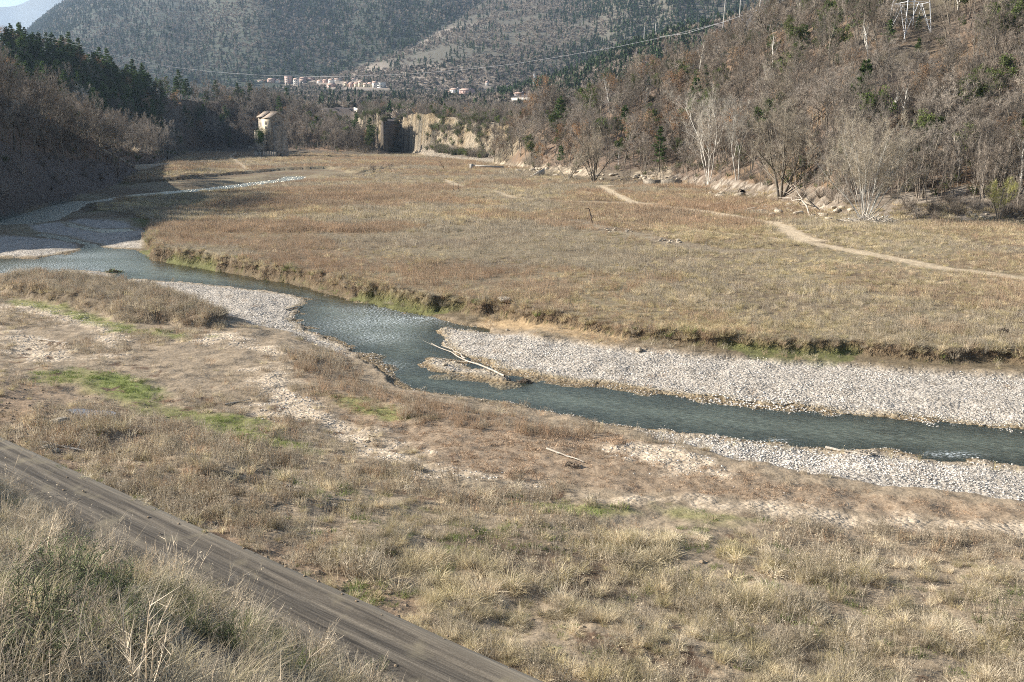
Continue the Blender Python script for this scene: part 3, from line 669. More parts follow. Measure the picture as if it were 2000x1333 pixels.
def grow_pine(seed, h=11.0, wid=.24, nw=15, shape=1.0, tris=2200, needle=.30, bare=.22):
    rng = np.random.default_rng(seed); T = Geo(); C = Geo()
    pts = np.array([(rng.normal() * .05 * i, rng.normal() * .05 * i, h * i / 6 - .15) for i in range(7)]); tube(T, pts, np.linspace(h * .018, .02, 7), 6, 0)
    S = []; D = []
    for j in range(nw):
        t = bare + (1 - bare) * (j + rng.uniform(0, .6)) / nw; z = h * t
        R = h * wid * ((1 - t) ** .75) * (1 - max(0, (.35 - t)) * 1.2) * shape + .25
        for b in range(rng.integers(4, 7)):
            az = rng.uniform(0, 6.28); L = R * rng.uniform(.6, 1.25); el = rng.uniform(-.05, .45) * (1 if t > .4 else .4)
            d = np.array((math.cos(az) * math.cos(el), math.sin(az) * math.cos(el), math.sin(el))); p0 = np.array((0, 0, z)); p1 = p0 + d * L * .6; p2 = p0 + d * L + (0, 0, .12 * L)
            tube(C, np.array([p0, p1, p2]), (.05, .03, .01), 3, 0)
            k = max(4, int(tris / (nw * 5)))
            u = rng.uniform(.25, 1.05, k) ** .8; S.append(p0 + (p2 - p0) * u[:, None] + rng.normal(size=(k, 3)) * L * .07 * (1, 1, .6)); D.append(norm(d * .5 + rng.normal(size=(k, 3)) * .8 + (0, 0, .5)))
    S = np.concatenate(S); D = np.concatenate(D)
    spikes(C, S, D, needle * rng.uniform(.6, 1.4, len(S)) * 1.4, needle * .42, 2, rng)
    spikes(C, S, -D, needle * rng.uniform(.5, 1.0, len(S)), needle * .42, 2, rng)
    return T, C
def grow_bush(seed, h=1.6, r=1.2, stems=26, leaf=0, ls=.07, tww=.014, ntw=12, up=1.1):
    rng = np.random.default_rng(seed); C = Geo()
    for i in range(stems):
        az = rng.uniform(0, 6.28); sp = rng.uniform(0, 1) ** .6; d = norm(np.array((math.cos(az) * sp * r / h, math.sin(az) * sp * r / h, up)))
        L = h * rng.uniform(.7, 1.15); p0 = np.array((math.cos(az) * .08, math.sin(az) * .08, -.05)); pts = [p0]
        for j in range(3): d = norm(d + rng.normal(size=3) * .15); pts.append(pts[-1] + d * L / 3)
        pts = np.array(pts); tube(C, pts, (tww * .9, tww * .7, tww * .45, tww * .2), 3, 1)
        u = rng.uniform(.25, 1, ntw) * 2.99; ii = u.astype(int); fr = (u - ii)[:, None]; S = pts[ii] * (1 - fr) + pts[ii + 1] * fr
        D = norm(d + rng.normal(size=(ntw, 3)) * .6 + (0, 0, .2)); spikes(C, S, D, h * .28 * rng.uniform(.5, 1.3, ntw), tww * .7, 1, rng)
        if leaf: q = rng.integers(0, ntw, leaf); leaves(C, S[q] + D[q] * (h * .22 * rng.uniform(0, 1.1, leaf))[:, None], ls, 2, rng)
    return C
def grass(seed, n=60, h=.5, r=.2, w=.012, droop=.5, lean=.5, segs=3, mi=0):
    rng = np.random.default_rng(seed); g = Geo()
    a = rng.uniform(0, 6.28, n); rr = r * rng.uniform(0, 1, n) ** .6; base = np.stack([np.cos(a) * rr, np.sin(a) * rr, np.full(n, -.03)], 1)
    az = a + rng.normal(size=n) * .7; le = lean * rng.uniform(.1, 1.2, n); hh = h * rng.uniform(.55, 1.15, n)
    d = np.stack([np.cos(az) * np.sin(le), np.sin(az) * np.sin(le), np.cos(le)], 1); side = norm(np.cross(d, rng.normal(size=(n, 3))))
    P_ = [base]; dd = d.copy()
    for i in range(segs):
        P_.append(P_[-1] + dd * (hh / segs)[:, None]); dd = norm(dd + np.stack([np.cos(az), np.sin(az), np.full(n, -1.2)], 1) * droop / segs * rng.uniform(.3, 1.4, n)[:, None])
    vs = []
    for i, p in enumerate(P_):
        ww = w * (1 - i / segs) * .5
        if i < segs: vs += [p - side * ww, p + side * ww]
        else: vs += [p]
    V = np.stack(vs, 1); k = V.shape[1]; off = np.arange(n)[:, None] * k
    for i in range(segs - 1):
        g.add(V.reshape(-1, 3) if i == 0 else np.zeros((0, 3)), np.concatenate([off + 2 * i, off + 2 * i + 1, off + 2 * i + 3, off + 2 * i + 2], 1) - (0 if i == 0 else g.n), mi)
    if segs == 1: g.add(V.reshape(-1, 3), np.concatenate([off, off + 1, off + 2], 1), mi)
    else: g.add(np.zeros((0, 3)), np.concatenate([off + 2 * segs - 2, off + 2 * segs - 1, off + 2 * segs], 1) - g.n, mi)
    return g
def weeds(seed, n=16, h=.8, r=.35, w=.012, side=7, head=0, mi=0, lean=.25):
    """upright dry stems with short side twigs and seed heads"""
    rng = np.random.default_rng(seed); g = Geo()
    a = rng.uniform(0, 6.28, n); rr = r * rng.uniform(0, 1, n) ** .5; S = np.stack([np.cos(a) * rr, np.sin(a) * rr, np.full(n, -.04)], 1)
    D = norm(np.stack([rng.normal(size=n) * lean, rng.normal(size=n) * lean, np.ones(n)], 1)); L = h * rng.uniform(.5, 1.1, n)
    spikes(g, S, D, L, w * 1.4, mi, rng)
    u = rng.uniform(.3, .97, (n, side)); S2 = (S[:, None] + D[:, None] * (L[:, None] * u)[..., None]).reshape(-1, 3)
    D2 = norm(np.repeat(D, side, 0) * 1.0 + rng.normal(size=(n * side, 3)) * .55); spikes(g, S2, D2, h * .2 * rng.uniform(.5, 1.3, n * side) * (1.2 - u.ravel()), w, mi, rng)
    if head:
        q = rng.integers(0, n, head); cc = S[q] + D[q] * (L[q] * rng.uniform(.7, 1.05, head))[:, None] + rng.normal(size=(head, 3)) * .02; leaves(g, cc, .035, mi, rng)
    return g

M = {}
M['bark'] = mat_plant('grey_brown_bark', [(0.110, 0.095, 0.075), (0.190, 0.165, 0.130), (0.140, 0.120, 0.090)], 0, .08)
M['twig'] = mat_plant('bare_twigs', [(0.210, 0.175, 0.140), (0.300, 0.260, 0.215), (0.250, 0.205, 0.160), (0.340, 0.295, 0.245)], .1, .03, inst=.42)
M['pale_bark'] = mat_plant('pale_bark', [(0.560, 0.520, 0.450), (0.680, 0.640, 0.560)], 0, .1)
M['pale_twig'] = mat_plant('pale_twigs', [(0.420, 0.375, 0.310), (0.520, 0.470, 0.390)], .1, .05)
M['willow_twig'] = mat_plant('willow_twigs', [(0.390, 0.330, 0.250), (0.500, 0.430, 0.330), (0.430, 0.370, 0.275)], .1, .05)
M['yellow_twig'] = mat_plant('yellow_twigs', [(.30, .29, .11), (.36, .32, .13)], .2, .05)
M['brown_leaf'] = mat_plant('withered_leaves', [(0.270, 0.170, 0.100), (0.380, 0.225, 0.115), (0.260, 0.180, 0.120), (0.350, 0.250, 0.155)], .35, .03)
M['green_leaf'] = mat_plant('evergreen_leaves', [(0.060, 0.085, 0.030), (0.110, 0.140, 0.045), (0.160, 0.190, 0.065)], .25, .03)
M['needle'] = mat_plant('pine_needles', [(0.050, 0.085, 0.032), (0.090, 0.135, 0.045), (0.130, 0.180, 0.060)], .2, .02)
M['ivy'] = mat_plant('ivy_leaves', [(.03, .06, .012), (.07, .12, .02)], .25, .1)
M['far_needle'] = mat_plant('far_conifer', [(0.040, 0.062, 0.034), (0.065, 0.095, 0.046), (0.105, 0.135, 0.065)], .0, .004)
M['far_twig'] = mat_plant('far_bare_wood', [(0.240, 0.200, 0.165), (0.350, 0.295, 0.235), (0.270, 0.225, 0.180), (0.380, 0.310, 0.240)], .0, .006)
M['far_bush'] = mat_plant('far_bushes', [(0.054, 0.066, 0.038), (0.108, 0.102, 0.066), (0.156, 0.138, 0.102)], .0, .01)
M['straw'] = mat_plant('straw_grass', [(0.500, 0.400, 0.255), (0.760, 0.640, 0.450), (0.470, 0.400, 0.225), (0.840, 0.730, 0.550), (0.520, 0.410, 0.260)], .35, .15)
M['strawfar'] = mat_plant('straw_grass_far', [(0.470, 0.370, 0.220), (0.600, 0.480, 0.300), (0.450, 0.385, 0.215), (0.700, 0.580, 0.400), (0.420, 0.325, 0.200)], .35, .06)
M['russet'] = mat_plant('russet_weeds', [(0.390, 0.265, 0.170), (0.460, 0.330, 0.220), (0.380, 0.295, 0.205), (0.490, 0.390, 0.280)], .3, .05)
M['greyweed'] = mat_plant('grey_weeds', [(0.320, 0.270, 0.200), (0.440, 0.380, 0.290), (0.400, 0.330, 0.235), (0.550, 0.480, 0.370)], .3, .12)
M['matw'] = mat_plant('brown_mat_plants', [(0.370, 0.255, 0.165), (0.470, 0.340, 0.230), (0.420, 0.320, 0.220)], .2, .2)
M['greengrass'] = mat_plant('green_grass', [(0.150, 0.190, 0.060), (0.220, 0.260, 0.090), (0.280, 0.290, 0.130)], .35, .2)
M['sage'] = mat_plant('grey_green_shrub', [(0.170, 0.200, 0.100), (0.270, 0.300, 0.160), (0.220, 0.240, 0.140)], .25, .3)
M['stalk'] = mat_plant('dry_stalks', [(0.520, 0.430, 0.310), (0.660, 0.560, 0.420), (0.460, 0.360, 0.250)], .25, .5)
M['pebble'] = mat_plant('river_pebbles', [(0.400, 0.365, 0.315), (0.490, 0.445, 0.385), (0.310, 0.285, 0.250), (0.580, 0.535, 0.470)], 0, .3)
M['rock'] = mat_simple('limestone', (.50, .43, .33), (.28, .22, .15), 1.6, .9, .8)
M['wood'] = mat_simple('bleached_wood', (.52, .46, .38), (.30, .25, .19), 3.0, .85, .4)
M['darkwood'] = mat_simple('weathered_dark_wood', (.16, .12, .09), (.08, .06, .045), 3.0, .9, .4)

PROTO = bpy.data.collections.new('plant_sources')       # never linked to the scene: only copied from
def proto_coll(name, meshes):
    c = bpy.data.collections.new(name)
    for i, me in enumerate(meshes):
        o = bpy.data.objects.new('%s_source_%02d' % (name, i), me); c.objects.link(o)
    return c
def scatter(name, meshes, pts, rotz, scale, idx, label, tilt=None, sxy=None):
    n = len(pts)
    if n == 0: return
    me = bpy.data.meshes.new(name); me.vertices.add(n); me.vertices.foreach_set('co', np.asarray(pts, np.float32).ravel())
    rot = np.zeros((n, 3), np.float32); rot[:, 2] = rotz
    if tilt is not None: rot[:, :2] = tilt
    a = me.attributes.new('rot', 'FLOAT_VECTOR', 'POINT'); a.data.foreach_set('vector', rot.ravel())
    sc = np.repeat(np.asarray(scale, np.float32)[:, None], 3, 1)
    if sxy is not None: sc[:, :2] *= np.asarray(sxy, np.float32)[:, None]
    a = me.attributes.new('scl', 'FLOAT_VECTOR', 'POINT'); a.data.foreach_set('vector', sc.ravel())
    a = me.attributes.new('pick', 'INT', 'POINT'); a.data.foreach_set('value', np.asarray(idx, np.int32))
    o = link(name, me)
    g = bpy.data.node_groups.new(name + '_scatter', 'GeometryNodeTree')
    g.interface.new_socket('Geometry', in_out='INPUT', socket_type='NodeSocketGeometry'); g.interface.new_socket('Geometry', in_out='OUTPUT', socket_type='NodeSocketGeometry')
    gi = g.nodes.new('NodeGroupInput'); go = g.nodes.new('NodeGroupOutput'); ip = g.nodes.new('GeometryNodeInstanceOnPoints')
    ci = g.nodes.new('GeometryNodeCollectionInfo'); ci.inputs[0].default_value = proto_coll(name, meshes); ci.inputs[1].default_value = True; ci.inputs[2].default_value = True
    def attr(nm, t):
        x = g.nodes.new('GeometryNodeInputNamedAttribute'); x.data_type = t; x.inputs[0].default_value = nm; return x.outputs[0]
    L = g.links.new
    L(gi.outputs[0], ip.inputs['Points']); L(ci.outputs[0], ip.inputs['Instance']); ip.inputs['Pick Instance'].default_value = True
    L(attr('pick', 'INT'), ip.inputs['Instance Index'])
    e = g.nodes.new('FunctionNodeEulerToRotation'); L(attr('rot', 'FLOAT_VECTOR'), e.inputs[0]); L(e.outputs[0], ip.inputs['Rotation'])
    L(attr('scl', 'FLOAT_VECTOR'), ip.inputs['Scale']); L(ip.outputs[0], go.inputs[0])
    md = o.modifiers.new('scatter', 'NODES'); md.node_group = g
    tag(o, label, kind='stuff'); return o
def sample(y0, y1, dens, a0=-.60, a1=.60):
    """random ground points between two distances inside the field of view (a little wider); dens per square metre"""
    area = (a1 - a0) * (y1 * y1 - y0 * y0) / 2; n = int(area * dens)
    y = np.sqrt(RNG.uniform(y0 * y0, y1 * y1, n)); x = y * RNG.uniform(a0, a1, n)
    return x, y

# tree kinds: (trunk, crown, name, whole)
def both(T, C, nm, mats):
    tm = T.mesh(nm + '_trunk', mats); cm = C.mesh(nm + '_crown', mats)
    G = Geo(); G.v = T.v + C.v; off = T.n
    G.f3 = T.f3 + [f + off for f in C.f3]; G.f4 = T.f4 + [f + off for f in C.f4]; G.m3 = T.m3 + C.m3; G.m4 = T.m4 + C.m4
    return dict(trunk=tm, crown=cm, whole=G.mesh(nm, mats))
KB = [M['bark'], M['twig'], M['brown_leaf']]; KG = [M['bark'], M['twig'], M['green_leaf']]; KP = [M['bark'], M['bark'], M['needle']]
BARE = [both(*grow_tree(s, h=h, nl=nl, ang=an, up=u, twl=.62, tww=.035, ntw=7), 'bare_tree', KB) for s, h, nl, an, u in
        ((1, 9, (9, 6, 5), (.75, .7, .8), .35), (2, 8.2, (10, 6, 5), (.85, .75, .8), .3), (3, 10, (10, 5, 5), (.6, .6, .7), .45), (4, 7.5, (9, 6, 5), (.95, .8, .8), .25), (5, 9.5, (11, 5, 5), (.5, .55, .7), .5))]
SLIM = [both(*grow_tree(s, h=9, nl=(9, 4, 4), ang=(.42, .5, .6), up=.6, twl=.6, tww=.03, ntw=6, lim=.45, l1=.4), 'slim_tree', [M['pale_bark'], M['pale_twig'], M['brown_leaf']]) for s in (11, 12)]
BROWN = [both(*grow_tree(s, h=8.0, nl=(9, 6, 4), ang=(.85, .75, .8), twl=.5, tww=.03, ntw=5, leaf=1300, leafsize=.24), 'oak', KB) for s in (21, 22)]
GREEN = [both(*grow_tree(s, h=6.5, nl=(9, 6, 4), ang=(.8, .75, .8), twl=.45, tww=.03, ntw=5, leaf=2600, leafsize=.26), 'evergreen', KG) for s in (31, 32)]
PINES = [both(*grow_pine(s, h=h, wid=w_, tris=2400), 'pine', KP) for s, h, w_ in ((41, 10, .26), (42, 12, .22), (43, 8.5, .3))]
BUSHB = [grow_bush(s, h=2.4, r=1.6, stems=26, tww=.022, ntw=14).mesh('bush', KB) for s in (51, 52, 53)]
BUSHG = [grow_bush(s, h=1.8, r=1.4, stems=18, tww=.02, ntw=9, leaf=26, ls=.16).mesh('bush', KG) for s in (54, 55)]
def far_tree(seed, kind):
    rng = np.random.default_rng(seed); g = Geo(); k = 90
    if kind == 'cone':
        t = rng.uniform(0, 1, k); a = rng.uniform(0, 6.28, k); R = 2.0 * (1 - t) ** .8; S = np.stack([np.cos(a) * R * .3, np.sin(a) * R * .3, 1 + 9 * t], 1)
        D = np.stack([np.cos(a), np.sin(a), rng.uniform(-.3, .5, k)], 1); spikes(g, S, D, R * 1.0 + .5, 1.1, 0, rng)
        spikes(g, np.array([[0, 0, 7.]] * 6) + rng.normal(size=(6, 3)) * .3, np.array([[0, 0, 1.]] * 6) + rng.normal(size=(6, 3)) * .15, 4.0, 1.0, 0, rng)
    else:
        k = 110; a = norm(rng.normal(size=(k, 3))); a[:, 2] = np.abs(a[:, 2]); S = a * rng.uniform(.5, .9, (k, 1)) * (3.2, 3.2, 4.0) + (0, 0, 2.2); D = norm(a + rng.normal(size=(k, 3)) * .4 + (0, 0, .5))
        spikes(g, S - D * 1.2, D, rng.uniform(1.4, 2.6, k), .42 if kind == 'twig' else .8, 0, rng)
    return g
FCONE = [far_tree(s, 'cone').mesh('far_conifer', [M['far_needle']]) for s in (61, 62, 63)]
FTWIG = [far_tree(s, 'twig').mesh('far_wood', [M['far_twig']]) for s in (64, 65, 66)]
FBUSH = [far_tree(s, 'bush').mesh('far_bush', [M['far_bush']]) for s in (67, 68)]

def put(name, proto, loc, rz, sc, label, cat, group, parts=True):
    r = link(name, None, loc=loc); r.rotation_euler = (0, 0, rz); r.scale = (sc, sc, sc); tag(r, label, cat, group)
    r.empty_display_size = .3
    link('trunk', proto['trunk'], r); link('crown', proto['crown'], r)
    return r

# ------------------------------------------------------------------ woods
HOUSES = []
for a_ in ((504,516,157,161,'o',0),(523,537,154,162,'p',1),(537,546,156,163,'w',0),(557,569,150,165,'p',3),(574,583,154,167,'w',1),(584,597,156,164,'g',1),(586,598,152,158,'p',0),(600,613,153,158,'p',0),
           (620,630,157,162,'w',0),(631,641,156,162,'p',0),(642,652,155,164,'w',1),(652,666,154,160,'w',0),(640,654,164,171,'p',2),(672,681,161,170,'c',2),(682,691,162,170,'p',1),(692,701,162,170,'c',1),
           (700,709,159,170,'o',1),(710,719,163,171,'c',2),(719,728,162,171,'c',1),(728,737,160,172,'w',2),(738,752,162,172,'w',3),(688,694,154,158,'w',0),
           (872,880,179,185,'c',1),(881,899,173,185,'w',2),(900,926,174,187,'r',3),(949,954,160,168,'w',1),(1007,1026,181,186,'g',0)):
    p0 = G((a_[0] + a_[1]) / 2, a_[3], 640.0 if a_[0] > 800 else 900.0); k0 = p0[1] / FPX
    HOUSES.append(dict(at=p0, w=(a_[1] - a_[0]) * k0, h=(a_[3] - a_[2]) * k0, col=a_[4], win=a_[5], px=(a_[0] + a_[1]) / 2, far=a_[0] < 800))
def woods():
    # near hills
    stuff = {}
    def push(k, p, rz, sc, ix): stuff.setdefault(k, []).append((p, rz, sc, ix))
    x, y = sample(118, 620, 1 / 8.5, -.66, .72)
    # keep trees apart with a coarse grid
    key = np.floor(x / 3.2).astype(int) * 100003 + np.floor(y / 3.2).astype(int); _, u = np.unique(key, return_index=True); x = x[u]; y = y[u]
    z, Z = height(x, y, True); L = Z['lay']; t = Z['t']; n1 = fbm(x * .02, y * .02, 3, 101); n2 = fbm(x * .08, y * .08, 3, 102); az = x / y
    rz = RNG.uniform(0, 6.28, len(x)); r = RNG.uniform(0, 1, len(x)); q = RNG.uniform(0, 1, len(x))
    keep = ((L == 1) & (t > np.where(x / y > .14, .085, .13) + .04 * n2) & (t < 1.12)) | ((L == 2) & (t > .34 + .12 * n2) & (t < 1.15)) | ((L == 3) & (t > .17 + .05 * n1) & (t < 1.15)) | ((L == 4) & (t > .50) & (q < .62)) | ((L == 9) & (y < 620))
    u_ = 1000 + FPX * x / (y * math.cos(TH) + (CAM_H - z) * math.sin(TH)); v_ = 243 + FPX * (CAM_H - z) / y
    keep &= ~((u_ > 1740) & (u_ < 1850) & (v_ > 20) & (v_ < 175))
    keep &= ~((az > -.37) & (az < -.235) & (y > 335) & (y < 415) & (L == 3))
    keep &= ~((az > -.131) & (az < -.098) & (y < 540) & ((L == 3) | (L == 4) | (L == 9)))
    keep &= ~((L == 4) & (az > -.125) & (az < -.03) & (t > .45) & (q < .85) & (t < .97))
    rec = []
    for i in np.nonzero(keep)[0]:
        l = L[i]; ri = r[i]
        if l == 1:
            pb = .03 + .22 * max(0, n1[i]) + .08 * (az[i] < .2) + .05 * (t[i] < .4) * (az[i] > .35); pg = .10 + .14 * (n2[i] > .15); pp = .035
        elif l == 2: pb, pg, pp = .0, .05, .0
        elif l == 3:
            pp = .7 if (t[i] > .45 and az[i] < -.34) else (.35 if az[i] < -.30 else .08); pb = .07; pg = .14
        else: pb, pg, pp = .06, .22, .04
        if ri < pb: k = 'brown'
        elif ri < pb + pg: k = 'green'
        elif ri < pb + pg + pp: k = 'pine'
        elif ri < pb + pg + pp + .03 and l == 1: k = 'slim'
        else: k = 'bare'
        sc = (.66 + .5 * q[i]) * (1.0 if l == 1 else 1.0); 
        if l == 1 and t[i] < .22: sc *= .75
        if l == 2: sc *= 1.0
        if l >= 4: sc *= .6
        rec.append((y[i], k, x[i], y[i], z[i], rz[i], sc, l, t[i], az[i]))
    rec.sort()
    PR = dict(bare=BARE, brown=BROWN, green=GREEN, pine=PINES, slim=SLIM)
    NM = dict(bare=('bare_tree', 'tree'), brown=('oak_tree', 'oak tree'), green=('evergreen_tree', 'evergreen'), pine=('pine_tree', 'pine'), slim=('pale_trunked_tree', 'tree'))
    LOOK = dict(bare='leafless grey-brown tree', brown='oak with withered russet leaves', green='dark evergreen round tree', pine='pointed green pine', slim='pale-barked leafless tree')
    PLUR = dict(bare='leafless grey-brown trees', brown='russet oaks', green='dark evergreen trees', pine='green pines', slim='pale-barked trees')
    cnt = {k: 0 for k in PR}; CAP = dict(bare=300, brown=150, green=90, pine=140, slim=30)
    for (yy, k, a, b, c, rr, sc, l, tt, az_) in rec:
        ix = int(rr * 97) % len(PR[k]); vis = -.53 < az_ < .53
        if cnt[k] < CAP[k] and vis:
            cnt[k] += 1
            size = 'small ' if sc < .8 else '' if sc < 1.0 else 'tall '
            col_ = 'at the left end' if az_ < .10 else 'above the concrete wall' if az_ < .17 else 'above the slender poplars' if az_ < .23 else 'above the big willow' if az_ < .30 else 'above the many-stemmed willow' if az_ < .38 else 'below the lattice pylon' if az_ < .44 else 'near the right edge'
            where = ('low on the right hillside ' + col_ if tt < .3 else 'halfway up the right hillside ' + col_ if tt < .55 else 'high on the right hillside ' + col_) if l == 1 else \
                ('on the shaded left slope ' + ('at the very edge' if az_ < -.48 else 'above the dark bank' if az_ < -.42 else 'beside the pale fanned tree' if az_ < -.37 else 'near the upper stream') if l == 2 else 'on the dark wooded hill at the left' if az_ < -.3 else 'on the wooded hill behind the ruined tower' if l == 3 else 'above the pale cliffs by the gorge')
            put(NM[k][0], PR[k][ix], (a, b, c), rr, sc, size + LOOK[k] + ' ' + where, NM[k][1], size + PLUR[k] + ' ' + where)
        else: push(k, (a, b, c), rr, sc, ix)
    for k, v in stuff.items():
        P_ = np.array([q_[0] for q_ in v]); scatter({'bare': 'distant_bare_wood', 'brown': 'distant_oaks', 'green': 'distant_evergreens', 'pine': 'distant_pines', 'slim': 'distant_pale_trees'}[k], [p['whole'] for p in PR[k]], P_,
            [q_[1] for q_ in v], [q_[2] for q_ in v], [q_[3] for q_ in v], 'the rest of the ' + k.replace('slim', 'pale') + ' trees in the wooded hills')
    # undergrowth
    x, y = sample(110, 480, 1 / 9.0, -.62, .68); z, Z = height(x, y, True); L = Z['lay']; t = Z['t']; n2 = fbm(x * .08, y * .08, 3, 112); q = RNG.uniform(0, 1, len(x))
    keep = ((L == 1) & (t > .06 + .09 * n2 + .03 * (x / y > .3)) & (t < 1.05)) | ((L == 2) & (t > .06) & (t < 1.05) & (q < .55 + t)) | ((L == 3) & (t > .12) & (t < 1.05)) | ((L == 4) & (t > .5) & (q < .8))
    keep &= ~((L == 1) & (x / y < .18) & (t < .12) & (q < .4))
    x, y, z, q, L = x[keep], y[keep], z[keep], q[keep], L[keep]; n = len(x)
    ix = np.where(q < .78, (q * 50).astype(int) % 3, 3 + (q * 90).astype(int) % 2)
    scatter('undergrowth', BUSHB + BUSHG, np.stack([x, y, z], 1), RNG.uniform(0, 6.28, n), RNG.uniform(.45, 1.1, n), ix, 'brown and green scrub between the trees of the hillsides')
    # cliffs: scrub hanging on the ledges; and the steep end of the hill behind the tower
    for (Ly, a0, a1, n_, nm, lab, ms, s0, s1) in ((CLIFF, -.150, .02, 1800, 'cliff_scrub', 'dark scrub hanging on the ledges of the pale cliffs', BUSHB + BUSHG + BUSHG, .7, 1.5), (R_HILL, .125, .56, 1000, 'hill_foot_scrub', 'fine bare scrub along the foot of the right hillside', BUSHB + BUSHG[:1] + [BARE[0]['whole']], .5, .95), (L_HILL, -.30, -.145, 800, 'steep_slope_wood', 'bare trees on the steep end of the hill behind the tower', [p['whole'] for p in BARE[:3]] + BUSHB, .5, .9)):
        A_ = RNG.uniform(a0, a1, n_); T_ = RNG.uniform(.03 if Ly is R_HILL else .12, .5 if Ly is R_HILL else 1.0, n_); yf = np.interp(A_, Ly.fa if len(Ly.fa) == 2561 else Ly.fa, Ly.fy); yc = np.interp(A_, Ly.ca, Ly.cy)
        Y_ = np.exp(np.log(yf) + T_ * (np.log(yc) - np.log(yf))); X_ = A_ * Y_; Z_ = height(X_, Y_)
        kp = (fbm(A_ * 70, T_ * 2.5, 3, 301) + .3 * (A_ < -.112) + .30 * sstep(-.075, -.04, A_) > .24) if Ly is CLIFF else ((T_ < .42) & (T_ > .045 + .07 * RNG.uniform(0, 1, n_)) if Ly is R_HILL else (T_ > .15))
        X_, Y_, Z_ = X_[kp], Y_[kp], Z_[kp]; n_ = len(X_); scatter(nm, ms, np.stack([X_, Y_, Z_ - .3], 1), RNG.uniform(0, 6.28, n_), RNG.uniform(s0, s1, n_), RNG.integers(0, len(ms), n_), lab)
    # plateau
    x, y = sample(475, 1500, 1 / 42.0, -.60, .30); z, Z = height(x, y, True); L = Z['lay']; n1 = fbm(x * .01, y * .01, 3, 103); q = RNG.uniform(0, 1, len(x))
    keep = (L == 9) | ((L >= 6) & (Z['t'] < 1.05)); keep &= ~((n1 > .38) & (q < .8) & (y < 1100) & (L == 9))
    # clearings for the village and the farm
    for h in HOUSES:
        c = h['at']; w_ = h['w'] * .5 + 3; keep &= ~((np.abs(x - c[0] - (y - c[1]) * c[0] / c[1]) < w_) & (y > c[1] - 75) & (y < c[1] + 14))
    x, y, z, q, n1 = x[keep], y[keep], z[keep], q[keep], n1[keep]
    k = np.where(q < .05, 0, np.where(q < .66, 3, 6)); ix = k + (q * 997).astype(int) % np.where(k == 6, 2, 3)
    scatter('plateau_woods', FCONE + FTWIG + FBUSH, np.stack([x, y, z - .3], 1), q * 44, RNG.uniform(.45, .95, len(x)), ix, 'scattered woods and scrub on the plateau below the village')
    # mountains
    xs, ys = [], []
    for y0, y1, d in ((560, 1200, 1 / 36.), (1200, 2000, 1 / 50.), (2000, 3350, 1 / 72.)):
        a, b = sample(y0, y1, d, -.58, .60); xs.append(a); ys.append(b)
    x = np.concatenate(xs); y = np.concatenate(ys); z, Z = height(x, y, True); L = Z['lay']; t = Z['t']
    keep = (L >= 6) & (L <= 8) & (t < 1.04) & ~((L == 8) & (x / y < -.1)); q = RNG.uniform(0, 1, len(x)); az = x / y
    e = (z - CAM_H) / y
    for h in HOUSES:
        c = h['at']; keep &= ~((np.abs(x - c[0] - (y - c[1]) * c[0] / c[1]) < h['w'] * .5 + 3) & (y > c[1] - 75) & (y < c[1] + 14))
    keep &= ~(e > .19)
    nb = fbm(x * .0035, y * .0035, 4, 105); nf = fbm(x * .02, y * .02, 3, 106)
    con = np.where(L == 6, sstep(.10, -.06, e - .06 + .10 * nb), np.where(L == 7, sstep(-.05, .25, nb + .9 * (az + .02)), sstep(-.1, .3, nb + .1)))
    isc = q < .12 + .8 * np.clip(con + .35 * nf, 0, 1) * np.where(L == 8, .5, .9)
    con = np.where((L == 7), np.clip(con, 0, 1) * sstep(-.07, .06, az + .05 * nb), con); isc = q < .06 + .86 * np.clip(con + .35 * nf, 0, 1) * np.where(L == 8, .5, .95)
    gap = (nf > .42) & (L != 6) | (nf > .5) | ((L == 7) & (az < -.02) & (nb + nf > .05) & (q > .25)) | ((nb > .25) & (L == 7) & (az < -.08) & (q > .35)); keep &= ~gap
    x, y, z, isc, q = x[keep], y[keep], z[keep], isc[keep], q[keep]; ix = np.where(isc, (q * 991).astype(int) % 3, 3 + (q * 991).astype(int) % 3)
    scatter('mountain_forest', FCONE + FTWIG, np.stack([x, y, z - .5], 1), q * 60, RNG.uniform(.6, 1.0, len(x)) * np.where(y > 1500, 1.1, 1.0), ix, 'conifer and bare woods covering the far mountain sides')
    print('woods', cnt, len(rec), len(x))
woods()
